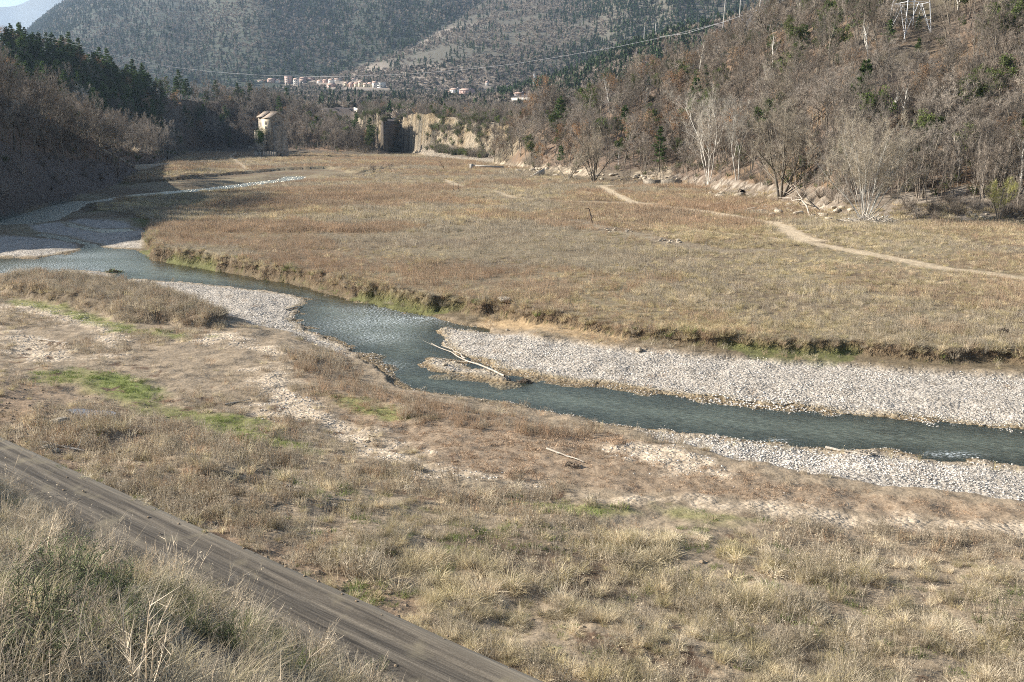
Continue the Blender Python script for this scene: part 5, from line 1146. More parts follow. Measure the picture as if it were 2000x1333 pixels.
# ------------------------------------------------------------------ village and farm
def houses():
    CM = dict(w='plaster_white', p='plaster_pink', c='plaster_cream', o='plaster_cream', g='plaster_grey', r='plaster_pink')
    CW = dict(w='white', p='pinkish', c='cream', o='cream', g='grey', r='reddish')
    n = len([h for h in HOUSES if h['far']]); i = 0
    for j, hh in enumerate(HOUSES):
        x, y, z = hh['at']; w, h = hh['w'], hh['h']; d = w * .8; rz = (-.35 if hh['far'] else -.5) + .1 * math.sin(j * 2.1)
        r = link('house', None, loc=(x, y + d * .4, z - .8)); r.rotation_euler = (0, 0, rz); mm = M[CM[hh['col']]]
        flat = hh['win'] == 3 and hh['far']; h = h + .8; rh = 0 if flat else min(1.6, h * .25); e = h - rh; w = w * .92
        v = [(-w / 2, -d / 2, 0), (w / 2, -d / 2, 0), (w / 2, d / 2, 0), (-w / 2, d / 2, 0), (-w / 2, -d / 2, e), (w / 2, -d / 2, e), (w / 2, d / 2, e), (-w / 2, d / 2, e), (-w / 2, 0, e + rh), (w / 2, 0, e + rh)]
        g = Geo(); g.add(v, [(0, 1, 5, 4), (1, 2, 6, 5), (2, 3, 7, 6), (3, 0, 4, 7), (3, 2, 1, 0)]); g.add(v, [(5, 6, 9), (7, 4, 8)]); one('wall', g, [mm], r)
        g = Geo(); ov = .5
        if flat: box(g, (0, 0, e), (w + .6, d + .6, .35))
        else:
            for s_ in (-1, 1):
                q = [(-w / 2 - ov, s_ * (d / 2 + ov), e - .25), (w / 2 + ov, s_ * (d / 2 + ov), e - .25), (w / 2 + ov, 0, e + rh + .1), (-w / 2 - ov, 0, e + rh + .1)]; q2 = [(a, b, c + .22) for a, b, c in q]
                g.add(q + q2, [(3, 2, 1, 0), (4, 5, 6, 7), (0, 1, 5, 4), (1, 2, 6, 5), (2, 3, 7, 6), (3, 0, 4, 7)])
        rf = one('roof', g, [M['concrete'] if flat else M['tiles']], r)
        if not flat: g = Geo(); box(g, (w * .2, d * .15, e + rh * .6), (.7, .7, 1.4)); one('chimney', g, [mm], rf)
        fl = max(1, int(e / 3.0)); nc = max(1, int(w / 3.2))
        if hh['win'] or not hh['far']:
            for a in range(fl):
                for b in range(nc):
                    g = Geo(); box(g, (-w / 2 + w * (b + .5) / nc, -d / 2 - .03, 1.2 + a * 2.9), (1.1, .1, 1.4)); one('window', g, [M['glass']], r)
            g = Geo(); box(g, (-w / 2 - .03, 0, 1.4), (.1, 1.1, 1.4)); one('window', g, [M['glass']], r)
        if flat:
            for a in range(fl): g = Geo(); box(g, (0, -d / 2 - .6, .6 + a * 2.9), (w * .8, 1.2, .9)); one('balcony', g, [M['plaster_white']], r)
        if hh['far']:
            i += 1; side = 'left end' if hh['px'] < 560 else 'left part' if hh['px'] < 620 else 'middle' if hh['px'] < 670 else 'right part' if hh['px'] < 725 else 'right end'
            kind = 'flat-roofed block of flats with balconies' if flat and hh['px'] < 600 else 'long flat-roofed building' if flat else 'tall house' if h > 7.5 else 'low house' if h < 5 else 'house'
            lab = '%s %s in the %s of the far village' % (CW[hh['col']], kind, side)
            cnt_[lab] = cnt_.get(lab, 0) + 1
            if cnt_[lab] > 1: lab += ', ' + ['', 'just right of its twin', 'further right of two alike', 'last of its kind'][min(3, cnt_[lab] - 1)]
            tag(r, lab, 'house', 'houses of the far village')
        else:
            lab = {876: 'small cream annexe left of the white farmhouse', 890: 'white farmhouse with tiled roof beside the road above the cliffs', 913: 'reddish farm building right of the white farmhouse', 951: 'narrow white tower-like house among trees above the farm', 1016: 'long low grey shed at the road right of the farm'}[int(hh['px'])]
            tag(r, lab, 'house', 'farm buildings above the cliffs')
cnt_ = {}
houses()

def strip_wall(name, pts, hgt, thick, mat, label, cat, ymin):
    w = [G(a, b, ymin) for a, b in pts]; g = Geo()
    for a, b in zip(w[:-1], w[1:]):
        d = b - a; L_ = math.hypot(d[0], d[1]); ang = math.atan2(d[1], d[0]); n = np.array((-math.sin(ang), math.cos(ang))) * thick / 2
        v = []
        for p_ in (a, b):
            for s_ in (-1, 1): v += [(p_[0] + n[0] * s_, p_[1] + n[1] * s_, p_[2] - 1.0), (p_[0] + n[0] * s_, p_[1] + n[1] * s_, p_[2] + hgt)]
        g.add(v, [(0, 4, 5, 1), (2, 3, 7, 6), (1, 5, 7, 3), (0, 1, 3, 2), (4, 6, 7, 5)])
    tag(one(name, g, [mat]), label, cat)
strip_wall('retaining_wall', [(874, 190), (890, 191), (910, 193)], 1.6, .5, M['plaster_white'], 'white retaining wall below the farm', 'wall', 560)
strip_wall('road_parapet', [(928, 190), (960, 192), (1000, 195), (1044, 199)], 1.0, .4, M['concrete'], 'long pale road parapet right of the farm', 'parapet', 560)
strip_wall('bridge_parapet', [(692, 222), (712, 221), (745, 217), (770, 213), (802, 208)], 1.0, .6, M['concrete'], 'pale parapet of the track above the gorge', 'parapet', 460)
strip_wall('roadside_wall', [(-30, 131), (10, 130), (30, 132), (52, 134)], 1.6, .6, M['plaster_white'], 'white roadside wall on the wooded hill at the left edge', 'wall', 300)
strip_wall('terrace_wall', [(203, 330), (260, 326), (330, 322)], .5, .5, M['rock'], 'low line of loose stones at the foot of the left hill', 'wall', 250)
strip_wall('retaining_wall', [(1256, 361), (1290, 362), (1332, 362)], 1.1, .5, M['stonewall'], 'grey concrete retaining wall at the foot of the right hillside', 'wall', 100)

# ------------------------------------------------------------------ pylons, poles, cables
def pylon(name, o, H, Bw, label, arms, rz=.3):
    r = link(name, None, loc=o); r.rotation_euler = (0, 0, rz); tag(r, label, 'pylon'); top = Bw * .16
    C = [(-1, -1), (1, -1), (1, 1), (-1, 1)]; wz = lambda t: (Bw * (1 - t) + top * t) / 2
    P3 = lambda c, t: np.array((c[0] * wz(t), c[1] * wz(t), H * t)); rr = H * .0022
    for c in C: g = Geo(); beam(g, P3(c, 0) - (0, 0, .6), P3(c, 1), rr * 1.5); one('leg', g, [M['steel']], r)
    lv = [0, .22, .40, .55, .67, .77, .86, .93, 1]
    for a, b in zip(lv[:-1], lv[1:]):
        for i in range(4):
            c, d = C[i], C[(i + 1) % 4]; g = Geo(); mid = (P3(c, b) + P3(d, b)) / 2
            beam(g, P3(c, b), P3(d, b), rr); 
            if a < .5: beam(g, P3(c, a), mid, rr); beam(g, P3(d, a), mid, rr); beam(g, (P3(c, a) + P3(c, b)) / 2, (P3(c, a) + mid) / 2, rr * .8); beam(g, (P3(d, a) + P3(d, b)) / 2, (P3(d, a) + mid) / 2, rr * .8)
            else: beam(g, P3(c, a), P3(d, b), rr); beam(g, P3(d, a), P3(c, b), rr)
            one('brace', g, [M['steel']], r)
    for t in arms:
        g = Geo()
        for s_ in (-1, 1):
            tip = np.array((s_ * Bw * .75, 0, H * t)); 
            for y_ in (-1, 1): beam(g, (s_ * wz(t), y_ * wz(t), H * t), tip, rr); beam(g, (s_ * wz(t), y_ * wz(t), H * (t - .05)), tip, rr)
        one('crossarm', g, [M['steel']], r)
o = G(1778, 74, 100); pylon('lattice_pylon', o + (0, 1, 0), 30, 6.2, 'large galvanised lattice pylon cut off by the top edge', (.72, .84, .95), .25)
o = G(1043, 180, 640); pylon('lattice_pylon', o, 15.5 * o[1] / 900, 3.2, 'small grey lattice pylon beyond the farm', (.75, .88), .4)
def pole(px, pb, hgt, label, lean=0.0, r_=.16):
    o = G(px, pb, 120); k = o[1] / FPX; H = hgt * k; r = link('utility_pole', None, loc=o); tag(r, label, 'pole', 'poles on the ridge'); g = Geo(); tube(g, np.array([(0, 0, -1), (lean * H, 0, H)]), (r_ * k / .15, r_ * .7 * k / .15), 6); one('shaft', g, [M['pole']], r)
    g = Geo(); beam(g, (lean * H - .8, 0, H * .96), (lean * H + .8, 0, H * .96), .07); one('crossarm', g, [M['steel']], r)
pole(1258, 84, 28, 'short pale pole on the track of the far spur'); pole(1280, 73, 24, 'brownish short pole right of the pale one'); pole(1411, 66, 82, 'tall thin pole left of the orange oak', .05)
pole(1443, 50, 70, 'thin pole behind the orange oak', .03); pole(1480, 36, 60, 'thick leaning pole near the skyline', .12, .22); pole(1503, 26, 50, 'slanted pole right of the thick one', .0, .2); pole(1401, 86, 14, 'stub of a grey pole below the track')
def cable(name, pts, r_, label):
    w = np.array([PY(*p_) for p_ in pts]); g = Geo(); t = np.linspace(0, len(w) - 1, 60); ii = np.minimum(t.astype(int), len(w) - 2); f = (t - ii)[:, None]; tube(g, w[ii] * (1 - f) + w[ii + 1] * f, np.full(60, r_), 4); tag(one(name, g, [M['steel']]), label, 'cable')
CB = [(85, 71), (200, 103), (330, 131), (420, 141), (500, 147), (600, 149.5), (660, 150), (800, 145), (900, 137), (1000, 126), (1100, 110), (1200, 93), (1300, 72), (1412, 44)]
cable('power_cable', [(a, b, 395 - 95 * i / 13) for i, (a, b) in enumerate(CB)], .035, 'long sagging power cable crossing the whole valley')
cable('power_cable', [(1290, 72, 330), (1340, 66, 320), (1411, 44, 310), (1480, 20, 290), (1560, -10, 280)], .03, 'short power cable running along the poles on the ridge')

# ------------------------------------------------------------------ trees one can tell apart
def htree(name, px, pb, hpx, label, cat, mats, ymin=90, group=None, seed=1, rz=0, **kw):
    o = G(px, pb, ymin); h = hpx * o[1] / FPX; T, C = grow_tree(seed, h=h, **kw)
    r = link(name, None, loc=o); tag(r, label, cat, group); r.rotation_euler = (0, 0, rz)
    one('trunk', T, mats, r); one('crown', C, mats, r); return r
MW = [M['bark'], M['willow_twig'], M['brown_leaf']]; MPB = [M['pale_bark'], M['pale_twig'], M['brown_leaf']]; MY = [M['bark'], M['yellow_twig'], M['brown_leaf']]
MB2 = [M['bark'], M['twig'], M['brown_leaf']]
htree('willow_tree', 1523, 389, 222, 'large rounded leafless willow with dark forked trunk at the edge of the stony bank', 'willow', MW, seed=301, stems=4, lean=.5, nl=(8, 7, 6), ang=(.5, .6, .7), up=.25, twl=1.0, tww=.028, ntw=14, trunk_frac=.22, l1=.6, r0=.30)
htree('willow_bush', 1688, 432, 204, 'wide many-stemmed willow rising from a heap of branches', 'willow', [M['pale_bark'], M['willow_twig'], M['brown_leaf']], seed=302, stems=24, lean=.6, nl=(7, 5, 4), ang=(.3, .4, .5), up=.05, twl=.9, tww=.025, ntw=8, trunk_frac=.3, l1=.4, r0=.085, wob=.05)
htree('poplar_tree', 1382, 363, 188, 'pale-barked slender poplar with several upright stems', 'tree', MPB, seed=303, stems=4, lean=.16, nl=(9, 6, 5), ang=(.45, .5, .6), up=.45, twl=.9, tww=.028, ntw=9, l1=.5, r0=.15)
htree('poplar_tree', 1440, 352, 172, 'pale crooked poplar just left of the big willow', 'tree', MPB, seed=304, stems=2, lean=.2, nl=(10, 6, 5), ang=(.6, .6, .6), up=.35, twl=.9, tww=.03, ntw=9, l1=.55, r0=.16)
htree('willow_bush', 1160, 356, 104, 'multi-stemmed bare bush with dark stems against the pale rock', 'bush', MW, seed=305, stems=14, lean=.42, nl=(6, 4, 3), ang=(.3, .4, .5), up=.1, twl=.9, tww=.045, ntw=6, l1=.4, r0=.14)
htree('willow_bush', 1108, 352, 62, 'small spreading bare bush left of the multi-stemmed one', 'bush', MW, seed=306, stems=9, lean=.8, nl=(5, 4, 3), ang=(.4, .5, .6), up=.2, twl=.8, tww=.045, ntw=6, l1=.45, r0=.14)
htree('willow_tree', 1948, 440, 100, 'small yellow-green willow on the stony bank at the right edge', 'willow', MY, seed=307, stems=3, lean=.35, nl=(7, 5, 5), ang=(.6, .6, .7), up=.3, twl=.55, tww=.022, ntw=9, l1=.55, r0=.13)
for i, (a, b, hh, lb) in enumerate(((1690, 262, 72, 'short pale dead tree, leftmost of the white group'), (1723, 268, 84, 'forked white tree, second of the pale group'), (1757, 275, 100, 'tallest straight white trunk of the pale group'), (1778, 272, 86, 'thin white trunk behind the tallest'), (1794, 270, 92, 'white tree leaning right at the end of the pale group'))):
    htree('pale_trunked_tree', a, b, hh, lb, 'tree', MPB, group='white-barked trees on the right hillside', seed=310 + i, stems=1, lean=[0, .1, 0, .05, .25][i], nl=(8, 4, 3), ang=(.5, .6, .6), up=.4, twl=.5, tww=.03, ntw=3, l1=.35, r0=.16, trunk_frac=.4)
htree('pale_trunked_tree', 1990, 382, 112, 'slender white trunk at the right edge of the thicket', 'tree', MPB, seed=320, nl=(9, 4, 3), ang=(.4, .5, .6), up=.5, twl=.5, tww=.025, ntw=4, l1=.35, r0=.12)
htree('pale_tree', 165, 238, 62, 'pale bare tree with fanned branches on the shaded left slope', 'tree', MPB, seed=321, stems=5, lean=.3, nl=(7, 5, 4), ang=(.35, .4, .5), up=.4, twl=1.0, tww=.06, ntw=6, l1=.5, ymin=110)
htree('dead_bush', 732, 340, 22, 'dark dead bush standing alone on the terrace', 'bush', MB2, seed=322, stems=4, lean=.7, nl=(5, 4, 3), up=.1, twl=.5, tww=.04, ntw=2, r0=.13)
htree('dead_bush', 763, 331, 15, 'smaller dead bush behind the lone one', 'bush', MB2, seed=323, stems=3, lean=.6, nl=(4, 3, 3), up=.1, twl=.4, tww=.035, ntw=2, r0=.1)
# orange and green landmarks of the right hill
def landmark(kind, px, pb, hpx, label, cat, name, seed):
    o = G(px, pb, 100); h = hpx * o[1] / FPX; proto = dict(oak=BROWN, green=GREEN, pine=PINES)[kind][seed % 2]; h0 = dict(oak=8.0, green=6.5, pine=(10, 12)[seed % 2])[kind]
    put(name, proto, o, seed * 1.7, h / h0, label, cat, None)
landmark('oak', 1428, 92, 44, 'bright orange oak on the skyline beside the thin poles', 'oak tree', 'oak_tree', 1)
landmark('oak', 1068, 225, 62, 'broad russet oak at the left end of the right hill', 'oak tree', 'oak_tree', 2)
landmark('pine', 1572, 106, 52, 'tall layered green pine high on the right hill', 'pine', 'pine_tree', 3)
landmark('pine', 1540, 75, 28, 'green pine beside an orange shrub near the skyline', 'pine', 'pine_tree', 2)
landmark('pine', 1793, 112, 34, 'green pine below the lattice pylon', 'pine', 'pine_tree', 4)
landmark('pine', 1793, 62, 30, 'small pine standing inside the foot of the pylon', 'pine', 'pine_tree', 5)
landmark('pine', 1238, 178, 60, 'bright green pine, taller of the skyline pair', 'pine', 'pine_tree', 6)
landmark('pine', 1272, 165, 46, 'dark green pine right of the taller skyline pine', 'pine', 'pine_tree', 7)
landmark('green', 1178, 178, 34, 'round dark evergreen left of the skyline pines', 'evergreen', 'evergreen_tree', 2)
landmark('green', 1900, 205, 60, 'ivy-green tree on the leaf-covered slope at the right', 'evergreen', 'evergreen_tree', 3)
landmark('green', 1690, 172, 32, 'yellowish green tree in the middle of the right hill', 'evergreen', 'evergreen_tree', 1)
landmark('green', 1885, 65, 26, 'rounded pine right of the lattice pylon', 'evergreen', 'evergreen_tree', 4)
landmark('green', 1918, 65, 24, 'second rounded pine further right of the pylon', 'evergreen', 'evergreen_tree', 5)
for px_, pb_, hp_, lb_ in ((1783, 364, 76, 'ivy-wrapped trunk behind the many-stemmed willow'), (1655, 268, 40, 'ivy-covered trunk above the big willow'), (1650, 345, 40, 'ivy-covered trunk right of the big willow'), (450, 290, 40, 'ivy-covered tree left of the ruined church')):
    o = G(px_, pb_, 90); h = hp_ * o[1] / FPX; rng = np.random.default_rng(px_); T = Geo(); tube(T, np.array([(0, 0, -.2), (.1, 0, h * .5), (.2, .1, h)]), (.16, .13, .05), 6); C = Geo()
    t_ = rng.uniform(.05, 1, 900); a_ = rng.uniform(0, 6.28, 900); R_ = .75 * (1 - .55 * t_) * rng.uniform(.3, 1, 900); leaves(C, np.stack([np.cos(a_) * R_ + .2 * t_, np.sin(a_) * R_, h * t_], 1), .22, 0, rng)
    r = link('ivy_clad_tree', None, loc=o); tag(r, lb_, 'tree'); one('trunk', T, [M['bark']], r); one('ivy', C, [M['ivy']], r)
# the thicket of young upright trees at the right
YT = [both(*grow_tree(s_, h=6.5, nl=(10, 4, 3), ang=(.35, .45, .5), up=.7, twl=.45, tww=.022, ntw=5, l1=.33, lim=.4, r0=.07, trunk_frac=.2), 'young_tree', [M['twig'], M['twig'], M['brown_leaf']]) for s_ in (331, 332, 333)]
n_ = 0; rng = np.random.default_rng(9)
for i in range(150):
    px_ = rng.uniform(1590, 2040); pb_ = rng.uniform(318, 400) + (px_ > 1900) * 10
    o = G(px_, pb_, 100); put('young_tree', YT[i % 3], o, rng.uniform(0, 6), rng.uniform(.6, 1.15) * (1.0 if pb_ > 330 else .8), 'thin upright young tree in the grey thicket ' + (w_ := 'just right of the big willow' if px_ < 1660 else 'behind the many-stemmed willow' if px_ < 1760 else 'behind the brambles' if px_ < 1900 else 'around the yellow-green willow') + (', back row' if pb_ < 350 else ', front row'), 'young tree', 'young trees in the thicket ' + w_)
for i in range(26):
    px_ = rng.uniform(1200, 1650); pb_ = rng.uniform(345, 372) + (px_ - 1200) * .05
    o = G(px_, pb_, 100); put('young_tree', YT[i % 3], o, rng.uniform(0, 6), rng.uniform(.5, .9), 'thin upright young tree along the foot of the right hillside', 'young tree', 'young upright trees along the foot of the hill')
BT = [grow_bush(s_, h=1.5, r=1.3, stems=40, tww=.02, ntw=14, up=1.0).mesh('bramble', KB) for s_ in (341, 342)]
for i in range(42):
    px_ = rng.uniform(1730, 2040) if i < 30 else rng.uniform(1560, 1660); pb_ = rng.uniform(388, 432) if i < 30 else rng.uniform(385, 402)
    o = G(px_, pb_, 90); q = link('bramble_bush', BT[i % 2], loc=o); q.scale = (rng.uniform(.7, 1.3),) * 3; q.rotation_euler = (0, 0, i); tag(q, 'low tangled brown bramble bush ' + ('between the two big willows' if px_ < 1700 else 'just right of the many-stemmed willow' if px_ < 1810 else 'left of the yellow-green willow' if px_ < 1930 else 'around the yellow-green willow') + (', nearer the meadow' if pb_ > 412 else ', close to the thicket'), 'bush', 'bramble bushes in front of the thicket')

# ------------------------------------------------------------------ driftwood, snags and stones
def limb(g, a, b, r0, r1, seed, kink=.06, side=3, mi=0):
    rng = np.random.default_rng(seed); a = np.array(a, float); b = np.array(b, float); L_ = np.linalg.norm(b - a); pts = [a + (b - a) * t + rng.normal(size=3) * L_ * kink * math.sin(math.pi * t) * (1, 1, .5) for t in np.linspace(0, 1, 8)]
    tube(g, np.array(pts), np.linspace(r0, r1, 8), 6, mi)
    for i in range(side):
        j = rng.integers(2, 7); d = norm((b - a) / L_ + rng.normal(size=3) * .7); tube(g, np.array([pts[j], pts[j] + d * L_ * .12, pts[j] + d * L_ * .22 + (0, 0, .05)]), (r1 * .8, r1 * .5, r1 * .2), 4, mi)
def log(px0, py0, px1, py1, r_, label, mat='wood', side=3, lift=.08, lift2=None, name='driftwood_log', fork=None, ymin=14):
    a = G(px0, py0, ymin); b = G(px1, py1, ymin); o = (a + b) / 2; g = Geo(); a = a - o + (0, 0, lift); b = b - o + (0, 0, lift if lift2 is None else lift2); limb(g, a, b, r_, r_ * .35, int(px0), .012, side)
    if fork is not None: f_ = G(*fork) - o + (0, 0, lift); limb(g, (a + b) / 2, f_, r_ * .7, r_ * .25, int(px0) + 1, .04, 1)
    tag(one(name, g, [M[mat]], None, o), label, 'log')
log(985, 740, 842, 681, .06, 'long bleached forked log lying across the gravel spit in the river', fork=(862, 680), lift=.15, lift2=.35, side=2)
log(1068, 880, 1140, 907, .05, 'curved bleached branch on the brown flat below the river')
log(1612, 879, 1700, 893, .07, 'driftwood branch on the near gravel edge by the water', side=6)
log(440, 794, 490, 784, .05, 'short bleached log on the pale sand left of centre', side=0)
log(75, 666, 132, 674, .06, 'thin bleached stick in the weeds at the left', side=1)
log(72, 868, 165, 886, .09, 'grey fallen branch beside the upper end of the road', side=6)
log(185, 892, 262, 887, .05, 'short brown branch on the soil beside the road', side=4, mat='darkwood')
log(1432, 412, 1512, 392, .13, 'dark fallen branch on the stony bank below the big willow', mat='darkwood', side=8)
log(1585, 428, 1548, 372, .12, 'bleached forked dead tree leaning between the two willows', side=8, lift2=.9, fork=(1520, 388))
log(1762, 420, 1845, 398, .09, 'grey fallen branches in front of the thicket', side=8)
log(778, 364, 800, 373, .07, 'dark stick lying on the middle of the terrace', mat='darkwood', side=1)
log(560, 608, 592, 600, .06, 'small driftwood branch on the left gravel bar', side=4)
log(690, 984, 640, 980, .05, 'thin fallen stick on the slope in the centre', side=2)
def stump(px, pb, hpx, label, name='dead_snag', lean=(.2, 0), r_=.12, tw=5):
    o = G(px, pb, 60); h = hpx * o[1] / FPX; g = Geo(); top = np.array((lean[0] * h, lean[1] * h, h)); limb(g, (0, 0, -.2), top * .7, r_, r_ * .7, px, .05, 2); tube(g, np.array([top * .7, top, top + (-.3 * h, 0, .02 * h)]), (r_ * .7, r_ * .5, r_ * .2), 5)
    tag(one(name, g, [M['darkwood']], None, o), label, 'snag')
stump(1157, 436, 28, 'blackened bent snag standing on the terrace', lean=(-.25, 0)); stump(886, 378, 20, 'thin dark post on the terrace, left of two', r_=.07, lean=(.02, 0)); stump(896, 380, 22, 'thin dark post on the terrace, right of two', r_=.07, lean=(-.05, 0))
stump(87, 300, 36, 'bare dead trunk standing on the dark left bank', r_=.12, lean=(.03, 0)); stump(870, 332, 16, 'low dark twisted snag far across the terrace', lean=(-.7, 0), r_=.1); stump(1252, 355, 38, 'thin dead sapling before the concrete wall', lean=(.1, 0), r_=.08)
def heap(name, px, pb, wpx, hpx, label, cat, mats, stems, leafy=0, seed=0, ymin=30, mat_i=0):
    o = G(px, pb, ymin); k = o[1] / FPX; W, H = wpx * k / 2, hpx * k; rng = np.random.default_rng(seed); g = Geo(); n = stems
    a = rng.uniform(0, 6.28, n); rr = rng.uniform(0, 1, n) ** .6; S = np.stack([np.cos(a) * W * rr * .8, np.sin(a) * W * .5 * rr, H * rng.uniform(0, .8, n) * (1 - rr * .6)], 1); d = norm(rng.normal(size=(n, 3)) * (1, .8, .35))
    for i in range(n): tube(g, np.array([S[i] - d[i] * W * .35, S[i] + (0, 0, .05), S[i] + d[i] * W * .4]), (.02 + W * .018, .02 + W * .015, .01), 4, 0)
    m_ = n * 12; q = rng.integers(0, n, m_); spikes(g, S[q] + rng.normal(size=(m_, 3)) * W * .12 * (1, 1, .4), rng.normal(size=(m_, 3)) * (1, 1, .6), W * rng.uniform(.15, .5, m_), .012 + W * .008, 1, rng)
    tag(one(name, g, mats, None, o), label, cat)
heap('driftwood_heap', 1026, 751, 34, 15, 'matted root wad stranded in the river below the gravel bar', 'driftwood', [M['darkwood'], M['greyweed']], 26, seed=1)
heap('driftwood_heap', 222, 534, 46, 10, 'flood debris with rushes on a small islet at the left', 'driftwood', [M['darkwood'], M['greengrass']], 24, seed=2, ymin=50)
heap('branch_heap', 1700, 438, 120, 16, 'heap of bleached branches at the foot of the many-stemmed willow', 'branches', [M['wood'], M['pale_twig']], 60, seed=3, ymin=80)
heap('grass_clump', 1118, 912, 36, 16, 'grey tangled clump under the curved branch', 'grass clump', [M['darkwood'], M['greyweed']], 10, seed=4)
heap('branch_heap', 1690, 888, 40, 7, 'small tangle of driftwood on the near gravel edge', 'branches', [M['wood'], M['greyweed']], 14, seed=5)
heap('grass_clump', 730, 862, 46, 16, 'rounded straw tussock on the flat left of centre', 'grass clump', [M['stalk'], M['straw']], 6, seed=6)
heap('grass_clump', 1960, 650, 30, 12, 'dark rounded clump on the terrace near the right edge', 'grass clump', [M['darkwood'], M['far_bush']], 20, seed=7)

def stone_mesh(seed, fl=.6):
    import bmesh as _b
    rng = np.random.default_rng(seed); bm = _b.new(); _b.ops.create_icosphere(bm, subdivisions=2, radius=.5); ax = norm(rng.normal(size=(7, 3))); th = rng.uniform(.28, .42, 7)
    for v in bm.verts:
        c = np.array(v.co)
        for a_, t_ in zip(ax, th):
            d_ = c @ a_
            if d_ > t_: c = c - a_ * (d_ - t_)
        v.co = c * (1.15, 1, fl)
    me = bpy.data.meshes.new('stone'); bm.to_mesh(me); bm.free(); me.materials.append(M['rock']); return me
SM = [stone_mesh(i) for i in range(6)]
def stone(px, pb, wpx, label, group=None, ymin=14, i=0, name='boulder'):
    o = G(px, pb, ymin); k = o[1] / FPX * wpx; q = link(name, SM[i % 6], loc=(o[0], o[1], o[2] + k * .12)); q.scale = (k, k * .8, k * .9); q.rotation_euler = (0, 0, i * 1.9); tag(q, label, 'stone', group)
stone(984, 590, 26, 'large pale boulder in the grass near the river bend'); stone(1247, 686, 18, 'tan boulder at the foot of the cut bank', i=1); stone(88, 880, 26, 'dark boulder beside the upper end of the road', i=2); stone(42, 858, 20, 'pale boulder on the road edge at the left', i=3)
stone(240, 952, 40, 'flat pale slab half buried beside the road', i=4); stone(180, 912, 22, 'pale stone on the soil slope by the road', i=5); stone(108, 884, 22, 'grey boulder under the fallen branch', i=1); stone(118, 832, 44, 'brown earth-covered rock beside the puddle', i=2); stone(160, 836, 26, 'pale stone below the puddle', i=0)
stone(654, 990, 18, 'pale angular stone on the centre slope, right of two', i=3); stone(634, 984, 14, 'pale stone on the centre slope, left of two', i=4); stone(990, 646, 9, 'white stone on the sand under the cut bank', i=1)
stone(808, 686, 16, 'flat tan rock in the river above the gravel spit', i=2); stone(818, 689, 12, 'smaller tan rock beside the flat one in the river', i=5); stone(870, 714, 16, 'dark wet rock at the end of the gravel spit', i=4); stone(212, 532, 14, 'brown rock at the debris islet', i=3)
rng = np.random.default_rng(77)
for i in range(14): stone(rng.uniform(1180, 1235), rng.uniform(448, 456), rng.uniform(5, 10), 'pale field stone in the left cluster on the terrace', 'left cluster of stones on the terrace', 60, i, 'field_stone')
for i in range(16): stone(rng.uniform(1285, 1335), rng.uniform(468, 476), rng.uniform(4, 9), 'pale field stone in the right cluster on the terrace', 'right cluster of stones on the terrace', 60, i, 'field_stone')
for i in range(70):
    px_ = rng.uniform(1380, 1660); pb_ = 392 + (px_ - 1380) * .115 + rng.uniform(-16, 14); stone(px_, pb_, rng.uniform(5, 17) * (1 if i % 4 else 1.5), 'angular grey stone on the eroded bank below the willows', 'stones on the eroded bank below the willows', 80, i, 'bank_stone')
for i in range(34):
    px_ = rng.uniform(1880, 2010); pb_ = rng.uniform(416, 446); stone(px_, pb_, rng.uniform(4, 12), 'pale stone of the broken bank under the yellow-green willow', 'stones under the yellow-green willow', 80, i, 'bank_stone')
for i in range(60):
    px_ = rng.uniform(985, 1330); pb_ = 330 + (px_ - 985) * .075 + rng.uniform(-6, 8); stone(px_, pb_, rng.uniform(5, 14), 'pale tan rock along the foot of the right hillside', 'pale rocks along the foot of the hill', 100, i, 'bank_stone')
for i in range(22): stone(520 + i * 2.6 + rng.normal() * 3, 938 + i * .9 + rng.normal() * 3, rng.uniform(7, 16), 'pale stone on the low earth ridge beside the road', 'stones on the earth ridge beside the road', 14, i, 'loose_stone')
# concrete remains
o = G(921, 330, 150); k = o[1] / FPX; r = link('concrete_beam', None, loc=o); tag(r, 'long pale concrete beam resting on a post across the far terrace', 'beam'); r.rotation_euler = (0, 0, -.25)
g = Geo(); box(g, (0, 0, -.3), (.9, .9, 9 * k + .3)); one('post', g, [M['concrete']], r); g = Geo(); v = [(-.4, -.35, 5.5 * k), (9.6, -.35, .2), (9.6, .35, .2), (-.4, .35, 5.5 * k), (-.4, -.35, 7.6 * k), (9.6, -.35, .8), (9.6, .35, .8), (-.4, .35, 7.6 * k)]
g.add(v, [(3, 2, 1, 0), (4, 5, 6, 7), (0, 1, 5, 4), (1, 2, 6, 5), (2, 3, 7, 6), (3, 0, 4, 7)]); one('beam', g, [M['concrete']], r)
o = G(1050, 344, 150); g = Geo(); v = [(-1.8, 0, -.3), (1.8, .6, -.3), (1.8, 1.4, -.3), (-1.8, .8, -.3), (-1.8, 0, 0), (1.8, .6, 1.9), (1.8, 1.4, 1.9), (-1.8, .8, 0)]; g.add(v, [(3, 2, 1, 0), (4, 5, 6, 7), (0, 1, 5, 4), (1, 2, 6, 5), (2, 3, 7, 6), (3, 0, 4, 7)]); tag(one('concrete_wedge', g, [M['concrete']], None, o), 'wedge-shaped slab of concrete leaning out of the bank', 'slab')
o = G(1449, 379, 90); g = Geo(); an = np.linspace(0, 2 * np.pi, 14, endpoint=False); ring = lambda R, y_: np.stack([R * np.cos(an), np.full(14, y_), R * np.sin(an) + .3], 1)
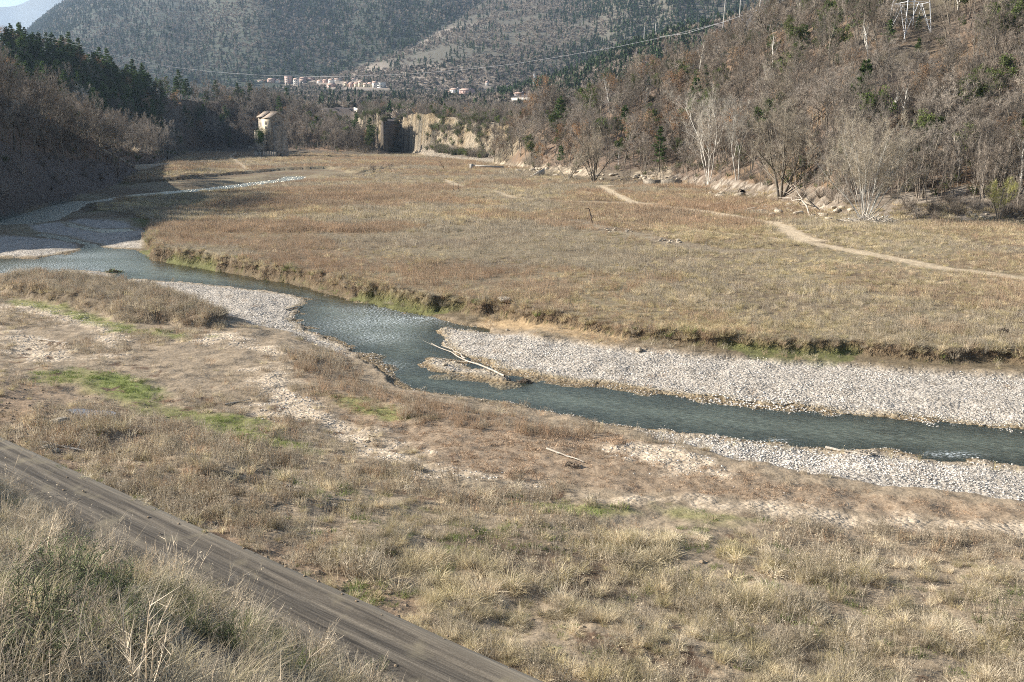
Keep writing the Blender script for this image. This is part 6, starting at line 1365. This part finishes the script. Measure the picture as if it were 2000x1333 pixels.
V = np.concatenate([ring(.5, -.5), ring(.42, -.5), ring(.42, 1.0), ring(.5, 1.0)]); i_ = np.arange(56).reshape(4, 14); j_ = np.roll(i_, -1, 1); g.add(V, np.stack([i_[:-1], j_[:-1], j_[1:], i_[1:]], -1).reshape(-1, 4)); g.add(np.concatenate([ring(.42, .9), [[0, .9, .3]]]), [(i, (i + 1) % 14, 14) for i in range(14)], 1); tag(one('culvert_pipe', g, [M['darkwood'], M['dark']], None, o), 'dark end of a drain pipe on the stony bank left of the big willow', 'pipe')
o = G(263, 303, 150); tag(link('round_shrub', grow_bush(401, h=2.2, r=1.5, stems=60, tww=.03, ntw=20).mesh('round_shrub', [M['stalk'], M['stalk'], M['stalk']]), None, o), 'pale rounded shrub at the foot of the shaded left hill', 'shrub')
# rushes along the near water edge
for i, (a, b, hh) in enumerate(((1340, 866, 26), (1430, 872, 18), (1508, 878, 26), (1538, 882, 18), (1640, 886, 16), (1733, 896, 24), (1803, 902, 18), (1945, 920, 22), (1290, 858, 20), (1170, 838, 20), (870, 790, 24), (560, 690, 20), (1990, 926, 16))):
    o = G(a, b, 30); q = link('reed_tuft', weeds(500 + i, 9, hh * o[1] / FPX * 1.1, .22, .012, 9, 10, 0, .18).mesh('reed_tuft', [M['straw']]), None, o)
    tag(q, 'thin straw-coloured reed tuft at the near water edge, ' + ('above the brown flat' if a < 1250 else 'beside the driftwood' if 1500 < a < 1700 else 'by the near gravel' if a < 1900 else 'close to the right frame edge'), 'reeds', 'reed tufts along the near water edge')
# puddle
g = Geo(); c = G(160, 814, 20); an = np.linspace(0, 2 * np.pi, 24, endpoint=False); rr = 1 + .18 * np.sin(an * 3 + 1); V = np.stack([1.15 * rr * np.cos(an), .9 * rr * np.sin(an), np.zeros(24)], 1); g.add(np.concatenate([V, [[0, 0, 0]]]), [(i, (i + 1) % 24, 24) for i in range(24)])
mp_, n__, ou = mat_base('puddle_water'); pp = N(n__, 'ShaderNodeBsdfPrincipled'); pp.inputs['Base Color'].default_value = (.13, .10, .07, 1); pp.inputs['Roughness'].default_value = .15; n__.links.new(pp.outputs[0], ou.inputs[0])
tag(one('puddle', g, [mp_], None, (c[0], c[1], c[2] + .07)), 'small muddy puddle on the damp flat', kind='structure')
# ------------------------------------------------------------------ haze
def haze():
    x0, x1, y0, y1, z0, z1 = -30000, 30000, -300, 14000, -60, 900
    v = [(x, y, z) for z in (z0, z1) for y in (y0, y1) for x in (x0, x1)]
    f = [(0, 2, 3, 1), (4, 5, 7, 6), (0, 1, 5, 4), (2, 6, 7, 3), (0, 4, 6, 2), (1, 3, 7, 5)]
    me = mesh_from('haze', np.array(v, float), np.array(f))
    m, n, out = mat_base('thin_air'); p = n.nodes.new('ShaderNodeVolumePrincipled'); p.inputs['Color'].default_value = (.58, .76, 1.0, 1)
    p.inputs['Density'].default_value = HAZE; p.inputs['Anisotropy'].default_value = 0.3
    n.links.new(p.outputs[0], out.inputs['Volume']); me.materials.append(m)
    tag(link('haze', me), 'thin bluish haze in the valley air', kind='stuff')
HAZE = 7e-5
haze()
